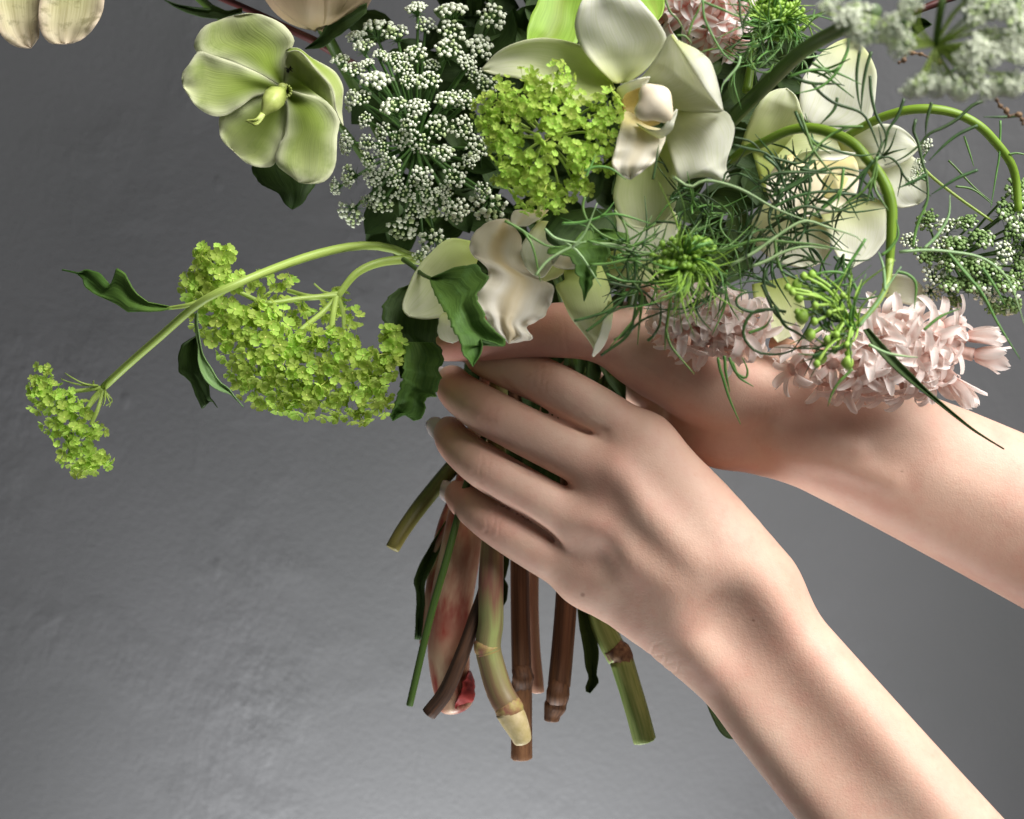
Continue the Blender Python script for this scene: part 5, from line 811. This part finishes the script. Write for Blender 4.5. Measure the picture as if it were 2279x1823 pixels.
stem('slim pale pink stalk beside the longest brown stem', M['pale_pink_stalk'], [(880,-300,10),(872,300,8),(868,720,6),(866,900,4),(872,1100,4),(885,1250,4),(890,1320,4)], [13,13,13,11,12,13,14])
t, o = stem('dark brown woody stem ending in a knobbly node', M['brown'], [(1060,-300,0),(1045,400,-4),(1030,830,-8),(1010,1100,-10),(992,1290,-12)], [20,22,23,24,25], sides=8, ridge=.05, ridge_n=5, lump=.03)
tube('node', t, M['brown'], 'H', [(992,1280,-12),(985,1325,-14),(980,1365,-12),(960,1430,-12),(955,1462,-12)], [25,27,24,23,17], 24, 9, lump=.10, ridge=.08, ridge_n=3)
t, o = stem('ridged pale green stem cut at an angle, rightmost below the hand', M['ridged'], [(1080,-300,4),(1130,500,0),(1190,900,-4),(1240,1050,-6),(1295,1150,-8)], [20,22,23,24,26], sides=16, ridge=.05, ridge_n=8)
tube('node', t, M['seed'], 'H', [(1262,1095,-8),(1300,1140,-8),(1312,1175,-8)], [26,29,26], 10, 14, lump=.06); tube('lower_stalk', t, M['ridged'], 'H', [(1305,1165,-8),(1350,1310,-9),(1388,1440,-10),(1420,1562,-10)], [26,25,25,25], 20, 20, ridge=.06, ridge_n=9)
t = thing('leaf', 'narrow dark leaf hanging between the knobbly brown and the ridged green stems', 'leaf', W(*cv('H', (1110, 900)), 0))
sheet('blade', t, M['leaf_dark'], 'H', [(1080,800),(1092,950),(1112,1080),(1130,1200),(1145,1250),(1125,1310),(1150,1328)], [(1110,800),(1150,950),(1185,1080),(1190,1150),(1180,1240),(1195,1270),(1150,1328)], [2,-2,-4,-6], fold=-3)
t = thing('leaf', 'dark curled leaf at the left edge of the hanging stems', 'leaf', W(*cv('H', (420, 480)), 8))
sheet('blade', t, M['leaf_dark'], 'H', [(430,470),(330,630),(272,760),(285,850),(275,1060)], [(450,480),(390,640),(330,780),(325,900),(305,1062)], [4,2,0,0], fold=-4, noise=1.5)
t = thing('leaf', 'small dark torn leaf behind the central green stalk', 'leaf', W(*cv('H', (720, 650)), 8))
sheet('blade', t, M['leaf_dark'], 'H', [(690,580),(700,720),(705,800),(700,880),(715,895)], [(750,580),(745,680),(725,760),(740,790),(735,860),(715,895)], [6,4,4], fold=-2, smooth=False)
t = thing('leaf', 'dark leaf tip poking out behind the lower forearm', 'leaf', W(*cv('J', (380, 1340)), -10))
sheet('blade', t, M['leaf_dark'], 'J', [(300,1230),(340,1330),(370,1390),(400,1420),(432,1424)], [(380,1240),(420,1330),(445,1390),(432,1424)], [-4,-8,-10], fold=-2)

# ------------------------------------------------------------------ dark leafage deep inside the bouquet
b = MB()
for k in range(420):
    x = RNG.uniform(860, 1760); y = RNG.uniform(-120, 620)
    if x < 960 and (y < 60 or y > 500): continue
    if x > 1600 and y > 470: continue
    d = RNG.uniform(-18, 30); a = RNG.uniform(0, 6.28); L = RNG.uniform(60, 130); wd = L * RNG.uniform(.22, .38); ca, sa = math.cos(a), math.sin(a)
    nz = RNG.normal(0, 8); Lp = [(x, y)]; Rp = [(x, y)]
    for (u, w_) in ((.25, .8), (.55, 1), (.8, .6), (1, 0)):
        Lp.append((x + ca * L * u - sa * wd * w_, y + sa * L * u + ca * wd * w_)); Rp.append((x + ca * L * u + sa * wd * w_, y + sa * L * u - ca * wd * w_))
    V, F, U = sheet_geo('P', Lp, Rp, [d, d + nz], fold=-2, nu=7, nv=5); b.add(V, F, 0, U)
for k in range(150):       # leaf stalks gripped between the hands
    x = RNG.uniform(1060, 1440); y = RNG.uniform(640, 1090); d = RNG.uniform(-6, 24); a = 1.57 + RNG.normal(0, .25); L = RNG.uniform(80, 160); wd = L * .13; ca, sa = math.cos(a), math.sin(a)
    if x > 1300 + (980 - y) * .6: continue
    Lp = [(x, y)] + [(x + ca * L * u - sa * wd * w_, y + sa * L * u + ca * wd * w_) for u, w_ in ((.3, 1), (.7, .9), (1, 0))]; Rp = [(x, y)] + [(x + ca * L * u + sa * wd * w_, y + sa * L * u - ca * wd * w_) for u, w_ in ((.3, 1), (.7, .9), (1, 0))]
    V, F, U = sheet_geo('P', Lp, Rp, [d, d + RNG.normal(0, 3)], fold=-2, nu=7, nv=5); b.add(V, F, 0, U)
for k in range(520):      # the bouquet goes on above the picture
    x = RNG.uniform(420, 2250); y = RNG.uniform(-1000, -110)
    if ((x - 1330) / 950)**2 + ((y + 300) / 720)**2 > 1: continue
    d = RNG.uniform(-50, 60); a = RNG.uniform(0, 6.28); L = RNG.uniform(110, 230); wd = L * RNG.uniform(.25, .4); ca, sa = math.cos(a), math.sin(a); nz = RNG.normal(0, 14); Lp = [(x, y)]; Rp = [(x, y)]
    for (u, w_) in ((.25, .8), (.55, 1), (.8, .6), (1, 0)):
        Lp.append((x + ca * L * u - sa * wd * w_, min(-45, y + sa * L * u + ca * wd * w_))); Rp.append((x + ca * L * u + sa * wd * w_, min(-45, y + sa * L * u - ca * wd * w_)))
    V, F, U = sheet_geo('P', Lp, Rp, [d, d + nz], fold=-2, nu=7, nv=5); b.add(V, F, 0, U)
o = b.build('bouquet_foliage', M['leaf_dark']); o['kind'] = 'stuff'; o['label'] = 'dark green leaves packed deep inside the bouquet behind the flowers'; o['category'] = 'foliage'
